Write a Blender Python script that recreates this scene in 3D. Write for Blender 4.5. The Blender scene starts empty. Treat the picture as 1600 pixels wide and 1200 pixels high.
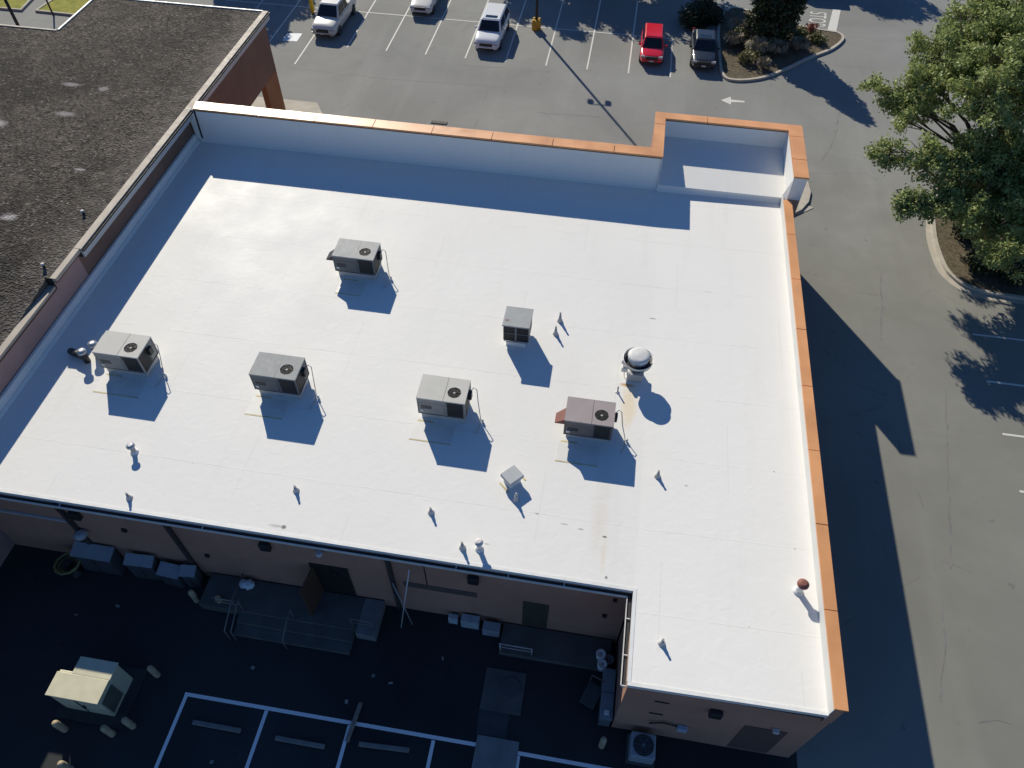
import bpy, bmesh, math, random
import numpy as np
from mathutils import Vector, Matrix

SC = bpy.context.scene
COL = SC.collection
random.seed(7)
RNG = np.random.default_rng(7)
PI = math.pi

# ---------------------------------------------------------------- camera
cam = bpy.data.cameras.new("camera")
cam.sensor_width = 36.0
cam.lens = 36.0 * 1183.1 / 1600.0
cam.clip_start = 0.5
cam.clip_end = 3000.0
cam_o = bpy.data.objects.new("camera", cam)
COL.objects.link(cam_o)
_yaw, _pitch, _roll = math.radians(-8.614), math.radians(51.0015), math.radians(-0.868)
_cy, _sy, _cp, _sp = math.cos(_yaw), math.sin(_yaw), math.cos(_pitch), math.sin(_pitch)
_f = Vector((_sy * _cp, _cy * _cp, -_sp))
_r = Vector((_cy, -_sy, 0.0))
_d = _f.cross(_r)
_c, _s = math.cos(_roll), math.sin(_roll)
_r2, _d2 = _c * _r + _s * _d, -_s * _r + _c * _d
_m = Matrix((( _r2.x, -_d2.x, -_f.x), (_r2.y, -_d2.y, -_f.y), (_r2.z, -_d2.z, -_f.z))).to_4x4()
_m.translation = (0.0, 0.0, 28.7)
cam_o.matrix_world = _m
SC.camera = cam_o

# ---------------------------------------------------------------- sky, sun, exposure
SUN_EL = math.atan(1 / 1.68)
SUN_AZ = math.atan2(-0.5126, 0.8586)          # compass angle from +Y towards +X
world = bpy.data.worlds.new("World")
SC.world = world
world.use_nodes = True
_nt = world.node_tree
_sky = _nt.nodes.new('ShaderNodeTexSky')
_sky.sky_type = 'NISHITA'
_sky.sun_disc = False
_sky.sun_elevation = SUN_EL
_sky.sun_rotation = SUN_AZ
_sky.altitude = 0
_sky.air_density = 1.0
_sky.dust_density = 0.0
_sky.ozone_density = 10.0
_nt.links.new(_sky.outputs[0], _nt.nodes['Background'].inputs[0])
_nt.nodes['Background'].inputs[1].default_value = 0.09
sun = bpy.data.lights.new("sun", 'SUN')
sun.energy = 5.0
sun.angle = math.radians(0.5)
sun.color = (1.0, 0.93, 0.775)
sun_o = bpy.data.objects.new("sun", sun)
COL.objects.link(sun_o)
_sd = Vector((math.sin(SUN_AZ) * math.cos(SUN_EL), math.cos(SUN_AZ) * math.cos(SUN_EL), math.sin(SUN_EL)))
sun_o.rotation_euler = (-_sd).to_track_quat('-Z', 'Y').to_euler()
sun_o.location = _sd * 120
SC.view_settings.view_transform = 'Standard'
SC.view_settings.look = 'None'
SC.view_settings.gamma = 1.0
SC.view_settings.exposure = 0.13
SC.view_settings.use_curve_mapping = False


# ---------------------------------------------------------------- material helpers
class NT:
    def __init__(self, name, rough=0.7, spec=0.5, metal=0.0):
        self.mat = bpy.data.materials.new(name)
        self.mat.use_nodes = True
        self.nt = self.mat.node_tree
        self.b = self.nt.nodes['Principled BSDF']
        self.b.inputs['Roughness'].default_value = rough
        self.b.inputs['Specular IOR Level'].default_value = spec
        self.b.inputs['Metallic'].default_value = metal
        g = self.nt.nodes.new('ShaderNodeNewGeometry')
        self.pos = g.outputs['Position']

    def set(self, sock, val):
        if isinstance(val, bpy.types.NodeSocket):
            self.nt.links.new(val, sock)
        elif isinstance(val, (tuple, list)) and len(val) == 3 and sock.type == 'RGBA':
            sock.default_value = (*val, 1.0)
        else:
            sock.default_value = val

    def noise(self, scale, detail=4.0, rough=0.55, vec=None, stretch=None, dist=0.0):
        v = vec or self.pos
        if stretch:
            m = self.nt.nodes.new('ShaderNodeMapping')
            m.inputs['Scale'].default_value = stretch
            self.nt.links.new(v, m.inputs['Vector'])
            v = m.outputs[0]
        n = self.nt.nodes.new('ShaderNodeTexNoise')
        n.inputs['Scale'].default_value = scale
        n.inputs['Detail'].default_value = detail
        n.inputs['Roughness'].default_value = rough
        n.inputs['Distortion'].default_value = dist
        self.nt.links.new(v, n.inputs['Vector'])
        return n.outputs['Fac']

    def voronoi(self, scale, feature='F1', out='Color'):
        n = self.nt.nodes.new('ShaderNodeTexVoronoi')
        n.feature = feature
        n.inputs['Scale'].default_value = scale
        self.nt.links.new(self.pos, n.inputs['Vector'])
        return n.outputs[out]

    def map(self, fac, a, b, c=0.0, d=1.0, smooth=False):
        n = self.nt.nodes.new('ShaderNodeMapRange')
        if smooth:
            n.interpolation_type = 'SMOOTHSTEP'
        n.inputs['From Min'].default_value = a
        n.inputs['From Max'].default_value = b
        n.inputs['To Min'].default_value = c
        n.inputs['To Max'].default_value = d
        self.nt.links.new(fac, n.inputs['Value'])
        return n.outputs[0]

    def math(self, op, a, b=0.0):
        n = self.nt.nodes.new('ShaderNodeMath')
        n.operation = op
        self.set(n.inputs[0], a)
        self.set(n.inputs[1], b)
        return n.outputs[0]

    def mix(self, fac, a, b):
        n = self.nt.nodes.new('ShaderNodeMix')
        n.data_type = 'RGBA'
        self.set(n.inputs['Factor'], fac)
        self.set(n.inputs['A'], a)
        self.set(n.inputs['B'], b)
        return n.outputs['Result']

    def xyz(self):
        n = self.nt.nodes.new('ShaderNodeSeparateXYZ')
        self.nt.links.new(self.pos, n.inputs[0])
        return n.outputs

    def spot(self, cx, cy, rx, ry, ns=None, amt=0.5, inner=0.3):
        x, y, _ = self.xyz()
        dx = self.math('DIVIDE', self.math('SUBTRACT', x, cx), rx)
        dy = self.math('DIVIDE', self.math('SUBTRACT', y, cy), ry)
        d = self.math('SQRT', self.math('ADD', self.math('MULTIPLY', dx, dx), self.math('MULTIPLY', dy, dy)))
        if ns is not None:
            d = self.math('ADD', d, self.math('MULTIPLY', self.math('SUBTRACT', ns, 0.5), amt * 2))
        return self.map(d, 1.0, inner, 0.0, 1.0, True)

    def bump(self, h, strength=0.3, dist=0.02):
        n = self.nt.nodes.new('ShaderNodeBump')
        n.inputs['Strength'].default_value = strength
        n.inputs['Distance'].default_value = dist
        self.nt.links.new(h, n.inputs['Height'])
        self.nt.links.new(n.outputs[0], self.b.inputs['Normal'])

    def color(self, c):
        self.set(self.b.inputs['Base Color'], c)

    def rough(self, r):
        self.set(self.b.inputs['Roughness'], r)


_cache = {}


def paint(name, col, rough=0.6, var=0.12, scale=3.0, metal=0.0, spec=0.5, bump=0.0, dirt=0.0):
    """plain painted / metal / stone surface with mottling and a little dirt"""
    if name in _cache:
        return _cache[name]
    n = NT(name, rough, spec, metal)
    a = n.noise(scale, 5, 0.6)
    lo = tuple(c * (1 - var) for c in col)
    hi = tuple(min(1, c * (1 + var)) for c in col)
    c = n.mix(n.map(a, 0.3, 0.7), lo, hi)
    if dirt:
        d = n.noise(scale * 4, 6, 0.7)
        c = n.mix(n.map(d, 0.55, 0.8, 0, dirt), c, tuple(x * 0.45 for x in col))
    n.color(c)
    if bump:
        n.bump(n.noise(scale * 14, 3), bump, 0.01)
    n.rough(n.map(n.noise(scale * 2, 3), 0.3, 0.7, max(0.03, rough - 0.08), min(1, rough + 0.08)))
    _cache[name] = n.mat
    return n.mat


# ---------------------------------------------------------------- mesh helpers
class MB:
    """collects simple solids, then becomes ONE mesh object"""

    def __init__(self):
        self.v, self.f, self.sm = [], [], []

    def add(self, vs, fs, smooth=False):
        o = len(self.v)
        self.v += [tuple(p) for p in vs]
        for q in fs:
            self.f.append(tuple(i + o for i in q))
            self.sm.append(smooth)
        return self

    def box(self, x0, x1, y0, y1, z0, z1):
        return self.add([(x0, y0, z0), (x1, y0, z0), (x1, y1, z0), (x0, y1, z0),
                         (x0, y0, z1), (x1, y0, z1), (x1, y1, z1), (x0, y1, z1)],
                        [(0, 3, 2, 1), (4, 5, 6, 7), (0, 1, 5, 4), (1, 2, 6, 5), (2, 3, 7, 6), (3, 0, 4, 7)])

    def bev(self, x0, x1, y0, y1, z0, z1, b=0.03, seg=2):
        """box with rounded edges"""
        bm = bmesh.new()
        bmesh.ops.create_cube(bm, size=1.0)
        for v in bm.verts:
            v.co = ((x0 + x1) / 2 + v.co.x * (x1 - x0), (y0 + y1) / 2 + v.co.y * (y1 - y0), (z0 + z1) / 2 + v.co.z * (z1 - z0))
        bmesh.ops.bevel(bm, geom=list(bm.edges), offset=b, segments=seg, affect='EDGES', profile=0.5)
        return self.bm(bm)

    def bm(self, bm, smooth=False):
        bm.verts.index_update()
        self.add([v.co[:] for v in bm.verts], [[v.index for v in f.verts] for f in bm.faces], smooth)
        bm.free()
        return self

    def prism(self, poly, z0, z1, slope=None):
        """poly counter-clockwise in xy; slope(x, y) -> top z"""
        n = len(poly)
        top = [(x, y, slope(x, y) if slope else z1) for x, y in poly]
        bot = [(x, y, (slope(x, y) - z1) if (slope and z0 is None) else z0) for x, y in poly]
        fs = [tuple(range(n - 1, -1, -1)), tuple(range(n, 2 * n))]
        fs += [(i, (i + 1) % n, n + (i + 1) % n, n + i) for i in range(n)]
        return self.add(bot + top, fs)

    def lathe(self, prof, cx=0, cy=0, n=24, cap=True, smooth=True):
        vs, fs = [], []
        for r, z in prof:
            for k in range(n):
                a = 2 * PI * k / n
                vs.append((cx + r * math.cos(a), cy + r * math.sin(a), z))
        for j in range(len(prof) - 1):
            for k in range(n):
                k2 = (k + 1) % n
                fs.append((j * n + k, j * n + k2, (j + 1) * n + k2, (j + 1) * n + k))
        self.add(vs, fs, smooth)
        if cap:
            o = len(self.v) - len(vs)
            for j, rev in ((0, True), (len(prof) - 1, False)):
                ring = [o + j * n + k for k in range(n)]
                self.f.append(tuple(reversed(ring)) if rev else tuple(ring))
                self.sm.append(False)
        return self

    def tube(self, pts, rad, n=8, smooth=True):
        pts = [Vector(p) for p in pts]
        rads = rad if isinstance(rad, (list, tuple)) else [rad] * len(pts)
        vs, fs = [], []
        up = None
        for i, p in enumerate(pts):
            t = (pts[min(i + 1, len(pts) - 1)] - pts[max(i - 1, 0)]).normalized()
            if up is None:
                up = Vector((0, 0, 1)) if abs(t.z) < 0.9 else Vector((1, 0, 0))
            u = t.cross(up)
            if u.length < 1e-5:
                u = t.cross(Vector((0.3, 1, 0)))
            u.normalize()
            w = u.cross(t).normalized()
            up = w
            for k in range(n):
                a = 2 * PI * k / n
                vs.append(p + rads[i] * (math.cos(a) * u + math.sin(a) * w))
        for j in range(len(pts) - 1):
            for k in range(n):
                k2 = (k + 1) % n
                fs.append((j * n + k, (j + 1) * n + k, (j + 1) * n + k2, j * n + k2))
        fs.append(tuple(range(n)))
        fs.append(tuple((len(pts) - 1) * n + k for k in reversed(range(n))))
        return self.add(vs, fs, smooth)

    def build(self, name, mat, parent=None, loc=None, rot=None):
        me = bpy.data.meshes.new(name)
        me.from_pydata(self.v, [], self.f)
        me.polygons.foreach_set('use_smooth', self.sm)
        me.update()
        if mat:
            me.materials.append(mat)
        o = bpy.data.objects.new(name, me)
        COL.objects.link(o)
        if parent:
            o.parent = parent
        if loc:
            o.location = loc
        if rot:
            o.rotation_euler = rot
        return o


def tag(o, label=None, cat=None, group=None, kind=None):
    if label:
        o['label'] = label
    if cat:
        o['category'] = cat
    if group:
        o['group'] = group
    if kind:
        o['kind'] = kind
    return o


def empty(name, loc, label, cat, rz=0.0, group=None):
    e = bpy.data.objects.new(name, None)
    COL.objects.link(e)
    e.location = loc
    e.rotation_euler = (0, 0, rz)
    e.empty_display_size = 0.3
    return tag(e, label, cat, group)


def copy_tree(o, loc=None, rz=None, label=None, parent=None):
    c = o.copy()
    COL.objects.link(c)
    if parent:
        c.parent = parent
    if loc is not None:
        c.location = loc
    if rz is not None:
        c.rotation_euler = (0, 0, rz)
    if label:
        c['label'] = label
    for ch in list(o.children):
        copy_tree(ch, parent=c)
    return c


def structure(mb, name, mat):
    return tag(mb.build(name, mat), kind='structure')


def sheet(poly, z, name, mat):
    mb = MB()
    mb.add([(x, y, z) for x, y in poly], [tuple(range(len(poly)))])
    return structure(mb, name, mat)


def roof_z(y, x=0.0):
    """main roof falls to the rear and rises a little towards the right parapet"""
    z = 4.85 + (y - 8.0) * 0.0102
    if x > 2.53:
        z += 0.05 * (x - 2.53) * (1.0 - 0.75 * (y - 8.0) / 24.6)
    return z


# ---------------------------------------------------------------- materials
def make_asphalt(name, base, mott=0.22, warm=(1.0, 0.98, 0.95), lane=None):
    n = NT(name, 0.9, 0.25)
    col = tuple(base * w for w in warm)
    big = n.noise(0.09, 5, 0.6, dist=0.4)
    mid = n.noise(0.8, 6, 0.65)
    fine = n.noise(60.0, 2, 0.6)
    c = n.mix(n.map(big, 0.3, 0.7), tuple(x * (1 - mott) for x in col), tuple(x * (1 + mott) for x in col))
    c = n.mix(n.map(mid, 0.3, 0.75, 0.0, 0.35), c, tuple(x * 0.8 for x in col))
    c = n.mix(n.map(fine, 0.25, 0.75, 0.0, 0.35), c, tuple(x * 0.55 for x in col))
    # tyre-polished streaks along the lanes and oil drips
    st = n.noise(0.55, 3, 0.5, stretch=(1.0, 0.06, 1.0))
    c = n.mix(n.map(st, 0.55, 0.72, 0.0, 0.22), c, tuple(x * 1.25 for x in col))
    st2 = n.noise(0.35, 4, 0.6, stretch=(0.07, 1.0, 1.0), dist=0.6)
    c = n.mix(n.map(st2, 0.62, 0.66, 0.0, 0.2), c, tuple(x * 0.72 for x in col))
    oil = n.noise(1.9, 2, 0.4)
    c = n.mix(n.map(oil, 0.71, 0.78, 0.0, 0.5), c, tuple(x * 0.5 for x in col))
    # hairline cracks
    v = n.voronoi(0.11, 'DISTANCE_TO_EDGE', 'Distance')
    brk = n.noise(0.5, 4, 0.7)
    ck = n.math('MULTIPLY', n.map(v, 0.0, 0.0065, 1.0, 0.0), n.map(brk, 0.5, 0.6))
    c = n.mix(n.math('MULTIPLY', ck, 0.4), c, tuple(x * 0.5 for x in col))
    if lane:
        # older, slightly yellower surfacing down the side of the building
        x, y, _ = n.xyz()
        yw = n.math('ADD', y, n.math('MULTIPLY', n.math('SUBTRACT', big, 0.5), 14.0))
        f = n.math('MULTIPLY', n.map(yw, 47.0, 33.0, 0.0, 1.0, True), n.map(x, 8.0, 9.5))
        mul = n.nt.nodes.new('ShaderNodeMix')
        mul.data_type = 'RGBA'
        mul.blend_type = 'MULTIPLY'
        n.set(mul.inputs['Factor'], f)
        n.set(mul.inputs['A'], c)
        n.set(mul.inputs['B'], lane)
        c = mul.outputs['Result']
    n.color(c)
    n.bump(fine, 0.25, 0.01)
    return n.mat


M_ASPH = make_asphalt('asphalt', 0.262, 0.22, (1.0, 1.0, 0.95), lane=(0.89, 0.885, 0.835))
M_SHADE_ASPH = make_asphalt('asphalt_shade_deepened', 0.038, 0.6, (0.95, 1.0, 1.05))  # near-black tone puts the building's shade into the rear asphalt


def make_line_paint(name, col, wear=0.35):
    n = NT(name, 0.7, 0.3)
    w = n.noise(7.0, 5, 0.7)
    n.color(n.mix(n.map(w, 0.55, 0.8, 0.0, wear), col, tuple(c * 0.45 for c in col)))
    return n.mat


M_LINE = make_line_paint('white_line_paint', (0.62, 0.61, 0.57), 0.8)
M_FRESH = make_line_paint('fresh_line_paint', (0.82, 0.83, 0.84), 0.12)


def make_membrane():
    n = NT('white_roof_membrane', 0.55, 0.07)
    x, y, z = n.xyz()
    big = n.noise(0.16, 4, 0.55)
    mid = n.noise(1.1, 5, 0.6)
    white = (0.785, 0.77, 0.735)
    c = n.mix(n.map(big, 0.3, 0.7), (0.755, 0.742, 0.71), white)
    c = n.mix(n.map(mid, 0.5, 0.8, 0.0, 0.3), c, (0.725, 0.71, 0.67))
    wob = n.math('MULTIPLY', n.math('SUBTRACT', n.noise(0.6, 2), 0.5), 0.10)
    # lap seams every 3.05 m across the slope, broken by dirt
    yy = n.math('ADD', y, wob)
    fr = n.math('FRACT', n.math('DIVIDE', n.math('ADD', yy, 0.35), 3.05))
    seam = n.map(n.math('ABSOLUTE', n.math('SUBTRACT', fr, 0.5)), 0.0, 0.009, 1.0, 0.0)
    seg = n.noise(0.55, 3, 0.6, stretch=(1.0, 0.15, 1.0))
    c = n.mix(n.math('MULTIPLY', seam, n.map(seg, 0.46, 0.7, 0.06, 0.42)), c, (0.42, 0.41, 0.38))
    xf = n.math('FRACT', n.math('DIVIDE', n.math('ADD', x, n.math('MULTIPLY', n.math('FLOOR', n.math('DIVIDE', y, 3.05)), 4.37)), 11.0))
    xs = n.map(n.math('ABSOLUTE', n.math('SUBTRACT', xf, 0.5)), 0.0, 0.003, 1.0, 0.0)
    c = n.mix(n.math('MULTIPLY', xs, 0.22), c, (0.5, 0.49, 0.46))
    # run-off streaks down the slope
    stk = n.noise(1.3, 4, 0.6, stretch=(1.0, 0.09, 1.0))
    c = n.mix(n.map(stk, 0.56, 0.8, 0.0, 0.25), c, (0.64, 0.63, 0.59))
    # dirt specks that collect along laps
    spk = n.noise(6.5, 3, 0.6)
    near = n.map(n.math('ABSOLUTE', n.math('SUBTRACT', fr, 0.5)), 0.0, 0.05, 1.0, 0.0)
    c = n.mix(n.math('MULTIPLY', n.map(spk, 0.69, 0.74), n.math('MULTIPLY', near, 0.8)), c, (0.22, 0.21, 0.18))
    ns = n.noise(2.2, 4, 0.6)
    # grease and rust stains
    c = n.mix(n.math('MULTIPLY', n.spot(1.85, 18.7, 0.42, 1.5, ns, 0.45), 0.42), c, (0.72, 0.54, 0.24))
    c = n.mix(n.math('MULTIPLY', n.spot(1.72, 19.72, 0.42, 0.14, ns, 0.4), 0.8), c, (0.52, 0.26, 0.08))
    c = n.mix(n.math('MULTIPLY', n.spot(1.15, 13.4, 0.5, 2.2, ns, 0.5, 0.0), 0.28), c, (0.66, 0.56, 0.44))
    c = n.mix(n.math('MULTIPLY', n.spot(1.42, 12.1, 0.16, 1.0, ns, 0.4, 0.0), 0.32), c, (0.66, 0.50, 0.30))
    for sx, sy, rx, ry, k in ((1.40, 12.84, 0.12, 0.05, 0.95), (-9.72, 11.36, 0.13, 0.12, 0.85), (-9.98, 11.36, 0.4, 0.08, 0.35),
                              (0.55, 13.0, 0.14, 0.04, 0.6), (-0.05, 13.1, 0.2, 0.035, 0.5), (-1.05, 13.35, 0.1, 0.04, 0.6),
                              (4.15, 15.35, 0.1, 0.05, 0.5), (4.9, 25.6, 0.3, 0.03, 0.3), (2.55, 23.6, 0.22, 0.05, 0.6),
                              (1.58, 11.35, 0.07, 0.09, 0.8), (-2.6, 11.9, 0.14, 0.05, 0.4)):
        c = n.mix(n.math('MULTIPLY', n.spot(sx, sy, rx, ry, ns, 0.35), k), c, (0.12, 0.11, 0.09))
    n.color(c)
    puddle = n.noise(0.45, 3, 0.5)
    n.rough(n.map(puddle, 0.3, 0.7, 0.42, 0.58))
    wav = n.math('ADD', n.math('MULTIPLY', n.noise(2.6, 3, 0.5, dist=0.8), 0.45), n.math('MULTIPLY', seam, 0.12))
    n.bump(wav, 0.42, 0.035)
    return n.mat


M_MEMB = make_membrane()
M_LINING = paint('dimmed_lining', (0.60, 0.595, 0.575), 0.6, 0.06, 1.0, dirt=0.12)  # membrane greyed to hold down the brightness of this sun-facing side


def make_gravel():
    n = NT('ballast_gravel', 0.95, 0.2)
    vc = n.nt.nodes.new('ShaderNodeSeparateColor')
    n.nt.links.new(n.voronoi(10.5), vc.inputs[0])
    vd = n.voronoi(10.5, 'F1', 'Distance')
    vc2 = n.nt.nodes.new('ShaderNodeSeparateColor')
    n.nt.links.new(n.voronoi(3.3), vc2.inputs[0])
    big = n.noise(0.22, 4, 0.6)
    mid = n.noise(1.4, 5, 0.7)
    c = n.mix(vc.outputs[0], (0.012, 0.0105, 0.009), (0.165, 0.138, 0.112))
    c = n.mix(n.map(vc2.outputs[1], 0.75, 0.95, 0.0, 0.4), c, (0.13, 0.11, 0.10))
    c = n.mix(n.map(big, 0.36, 0.62, 0.0, 0.72), c, (0.020, 0.0175, 0.015))
    c = n.mix(n.map(vc.outputs[1], 0.94, 0.99, 0.0, 0.55), c, (0.27, 0.25, 0.225))
    # bleached bare patches
    c = n.mix(n.map(mid, 0.56, 0.74, 0.0, 0.6), c, (0.22, 0.185, 0.155))
    for sx, sy, rx, ry, k in ((-31.2, 29.8, 0.75, 0.45, 0.9), (-28.2, 31.2, 0.8, 0.3, 0.6), (-26.3, 23.1, 0.5, 0.32, 0.9), (-25.0, 26.9, 0.4, 0.15, 0.7), (-27.5, 33.8, 0.4, 0.3, 0.6), (-29.4, 33.9, 0.7, 0.25, 0.6)):
        c = n.mix(n.math('MULTIPLY', n.spot(sx, sy, rx, ry, mid, 0.5), k), c, (0.40, 0.37, 0.36))
    # thin ballast with dust near the gravel stop
    x, y, z = n.xyz()
    edge = n.math('MULTIPLY', n.map(x, -24.2, -22.4, 0.0, 1.0), n.map(mid, 0.3, 0.6))
    c = n.mix(n.math('MULTIPLY', edge, 0.55), c, (0.21, 0.185, 0.16))
    n.color(c)
    n.bump(vd, 1.0, 0.06)
    return n.mat


M_GRAV = make_gravel()


def make_stucco(name, col):
    n = NT(name, 0.9, 0.2)
    a = n.noise(0.5, 5, 0.6)
    s = n.noise(1.2, 5, 0.6, stretch=(1.0, 1.0, 0.1))
    c = n.mix(n.map(a, 0.3, 0.7), tuple(v * 0.88 for v in col), tuple(v * 1.1 for v in col))
    c = n.mix(n.map(s, 0.58, 0.8, 0.0, 0.35), c, tuple(v * 0.6 for v in col))
    n.color(c)
    n.bump(n.noise(30, 3), 0.3, 0.01)
    return n.mat


M_WALL = make_stucco('salmon_stucco', (0.40, 0.225, 0.165))
M_WALL2 = make_stucco('brown_stucco', (0.205, 0.125, 0.095))
M_WALL4 = make_stucco('copper_reflect_stucco', (0.30, 0.145, 0.075))  # brown stucco with the coping's orange reflection put into the colour
M_WALL3 = make_stucco('mauve_stucco', (0.40, 0.255, 0.225))
M_COPE = paint('copper_coping_paint', (0.66, 0.315, 0.135), 0.40, 0.16, 0.5, spec=0.5, dirt=0.12)
M_COPEDGE = paint('dark_coping_edge', (0.10, 0.04, 0.02), 0.6)
M_BLACK = paint('black_rubber', (0.010, 0.010, 0.011), 0.7)
M_DARK = paint('dark_metal', (0.022, 0.023, 0.025), 0.5)
M_GUTTER = paint('dark_gutter', (0.022, 0.020, 0.020), 0.6)
M_PALE = paint('pale_metal_trim', (0.62, 0.60, 0.57), 0.5, dirt=0.3)
M_FASCIA = paint('grey_fascia', (0.46, 0.46, 0.46), 0.6, 0.08, 0.8, dirt=0.3)
M_TAN = paint('tan_gravel_stop', (0.40, 0.34, 0.28), 0.7, 0.15, 1.2, dirt=0.4)
M_CONC = paint('concrete', (0.44, 0.40, 0.34), 0.9, 0.15, 1.6, bump=0.3, dirt=0.4)
M_CONCD = paint('shade_darkened_concrete', (0.095, 0.095, 0.09), 0.9, 0.22, 1.6, bump=0.3, dirt=0.5)  # concrete darkened to deepen the shadow in the rear yard
M_GALV = paint('galvanised_metal', (0.46, 0.47, 0.48), 0.38, 0.12, 4.0, metal=0.6, dirt=0.3)
M_ALU = paint('spun_aluminium', (0.60, 0.595, 0.58), 0.55, 0.08, 4.0, spec=0.3, dirt=0.15)
M_COIL = NT('condenser_coil', 0.6, 0.3)
_w = M_COIL.nt.nodes.new('ShaderNodeTexWave')
_w.inputs['Scale'].default_value = 14
_w.bands_direction = 'Z'
M_COIL.nt.links.new(M_COIL.pos, _w.inputs['Vector'])
M_COIL.color(M_COIL.mix(_w.outputs['Fac'], (0.008, 0.008, 0.008), (0.05, 0.05, 0.048)))
M_COIL = M_COIL.mat
M_YSEAL = paint('yellow_sealant', (0.58, 0.48, 0.24), 0.7, 0.25, 3)
M_PAD = paint('grey_walk_pad', (0.69, 0.68, 0.645), 0.55, 0.06, 2)
M_WHITEM = paint('white_membrane_boot', (0.72, 0.72, 0.70), 0.5, 0.06)
M_CURB = paint('shade_greyed_curb', (0.42, 0.42, 0.41), 0.6, 0.1, 2, dirt=0.2)  # white curb membrane greyed to carry the shade under the equipment
M_SKIRT = paint('membrane_patch', (0.715, 0.705, 0.675), 0.5, 0.05, 2)
M_BOOT = paint('shade_grey_boot', (0.46, 0.46, 0.46), 0.6, 0.1)  # grey stands in for the shaded near side of a white boot
M_PIPE = paint('grey_pvc', (0.33, 0.33, 0.33), 0.6)
M_CONDUIT = paint('flexible_conduit', (0.42, 0.40, 0.37), 0.6)
M_YEL = paint('yellow_paint', (0.62, 0.40, 0.02), 0.6, 0.2, 3, dirt=0.4)
M_OCHRE = paint('ochre_concrete', (0.50, 0.27, 0.03), 0.8, 0.2, 3, dirt=0.4)
M_CREAM = paint('cream_bollard_paint', (0.40, 0.32, 0.21), 0.7, 0.2, 4, dirt=0.4)
M_GRASS = NT('mown_grass', 0.95, 0.1)
M_GRASS.color(M_GRASS.mix(M_GRASS.map(M_GRASS.noise(1.5, 6, 0.7), 0.3, 0.7), (0.17, 0.19, 0.035), (0.36, 0.33, 0.08)))
M_GRASS = M_GRASS.mat
M_MULCH = NT('island_mulch', 0.95, 0.1)
M_MULCH.color(M_MULCH.mix(M_MULCH.map(M_MULCH.noise(5, 6, 0.75), 0.3, 0.7), (0.05, 0.042, 0.03), (0.20, 0.165, 0.115)))
M_MULCH.bump(M_MULCH.noise(20, 3), 0.8, 0.05)
M_MULCH = M_MULCH.mat
M_BARK = paint('bark', (0.11, 0.085, 0.065), 0.95, 0.35, 6, bump=0.6)


def leaf_mat(name, dark, light, scale=0.7, trans=0.25):
    n = NT(name, 0.55, 0.35)
    a = n.noise(scale, 4, 0.6)
    f = n.noise(9.0, 2, 0.5)
    c = n.mix(n.map(a, 0.32, 0.68), dark, light)
    c = n.mix(n.map(f, 0.5, 0.75, 0.0, 0.55), c, tuple(v * 1.8 for v in light))
    n.color(c)
    tr = n.nt.nodes.new('ShaderNodeBsdfTranslucent')
    n.set(tr.inputs['Color'], c)
    mx = n.nt.nodes.new('ShaderNodeMixShader')
    mx.inputs[0].default_value = trans
    n.nt.links.new(n.b.outputs[0], mx.inputs[1])
    n.nt.links.new(tr.outputs[0], mx.inputs[2])
    n.nt.links.new(mx.outputs[0], n.nt.nodes['Material Output'].inputs[0])
    return n.mat


M_LEAF = leaf_mat('oak_leaves', (0.165, 0.205, 0.066), (0.36, 0.41, 0.15), 0.9, 0.32)
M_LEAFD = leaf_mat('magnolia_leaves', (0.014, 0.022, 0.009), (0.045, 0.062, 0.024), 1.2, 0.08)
M_TANG = leaf_mat('dry_ornamental_grass', (0.15, 0.125, 0.08), (0.32, 0.27, 0.185), 1.5, 0.15)
M_SHRUB = leaf_mat('shrub_leaves', (0.07, 0.08, 0.025), (0.19, 0.18, 0.07), 1.5, 0.15)
M_RUST = leaf_mat('rust_red_shrub_leaves', (0.16, 0.05, 0.03), (0.30, 0.10, 0.06), 1.5, 0.15)

# ================================================================ SETTING: ground, lanes, markings
sheet([(-400, -300), (400, -300), (400, 700), (-400, 700)], 0.0, 'ground', M_ASPH)
sheet([(-60, -40), (9.05, -40), (9.05, 11.2), (-60, 11.2)], 0.004, 'rear_lot', M_SHADE_ASPH)  # dark sheet deepens the building's shadow over the rear yard

LN = 0.008


def stripe(x0, y0, x1, y1, w, mat, z=LN, name='parking_line'):
    a, b = Vector((x0, y0)), Vector((x1, y1))
    t = (b - a).normalized()
    p = Vector((-t.y, t.x)) * w / 2
    return sheet([tuple(a - p), tuple(b - p), tuple(b + p), tuple(a + p)], z, name, mat)


for k in range(11):
    x = -24.17 + 3.045 * k
    y1 = 59.05 if k == 9 else 65.0
    if k < 10:
        stripe(x, 53.3 if k else 50.2, x, y1, 0.105, M_LINE)
    elif k == 10:
        pass
stripe(-27.2, 53.0, -27.2, 65, 0.105, M_LINE)
stripe(-30.2, 53.0, -30.2, 65, 0.105, M_LINE)
stripe(-33.3, 59.0, 3.2, 59.1, 0.105, M_LINE, LN + 0.004)
sheet([(-26.3, 53.4), (-25.15, 53.5), (-25.15, 54.75), (-26.3, 54.6)], LN, 'accessible_bay_patch', paint('bay_patch_paint', (0.62, 0.66, 0.68), 0.7, 0.2, 5))
for y in (30.3, 27.1, 23.88, 20.75, 17.6):
    stripe(19.55, y, 24.5, y, 0.12, M_LINE, name='side_lane_line')
# lane arrow pointing left
sheet([(6.85, 50.82), (7.56, 50.35), (7.56, 50.70), (8.5, 50.80), (8.5, 51.0), (7.56, 51.02), (7.56, 51.4)], LN, 'lane_arrow', M_LINE)
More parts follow.
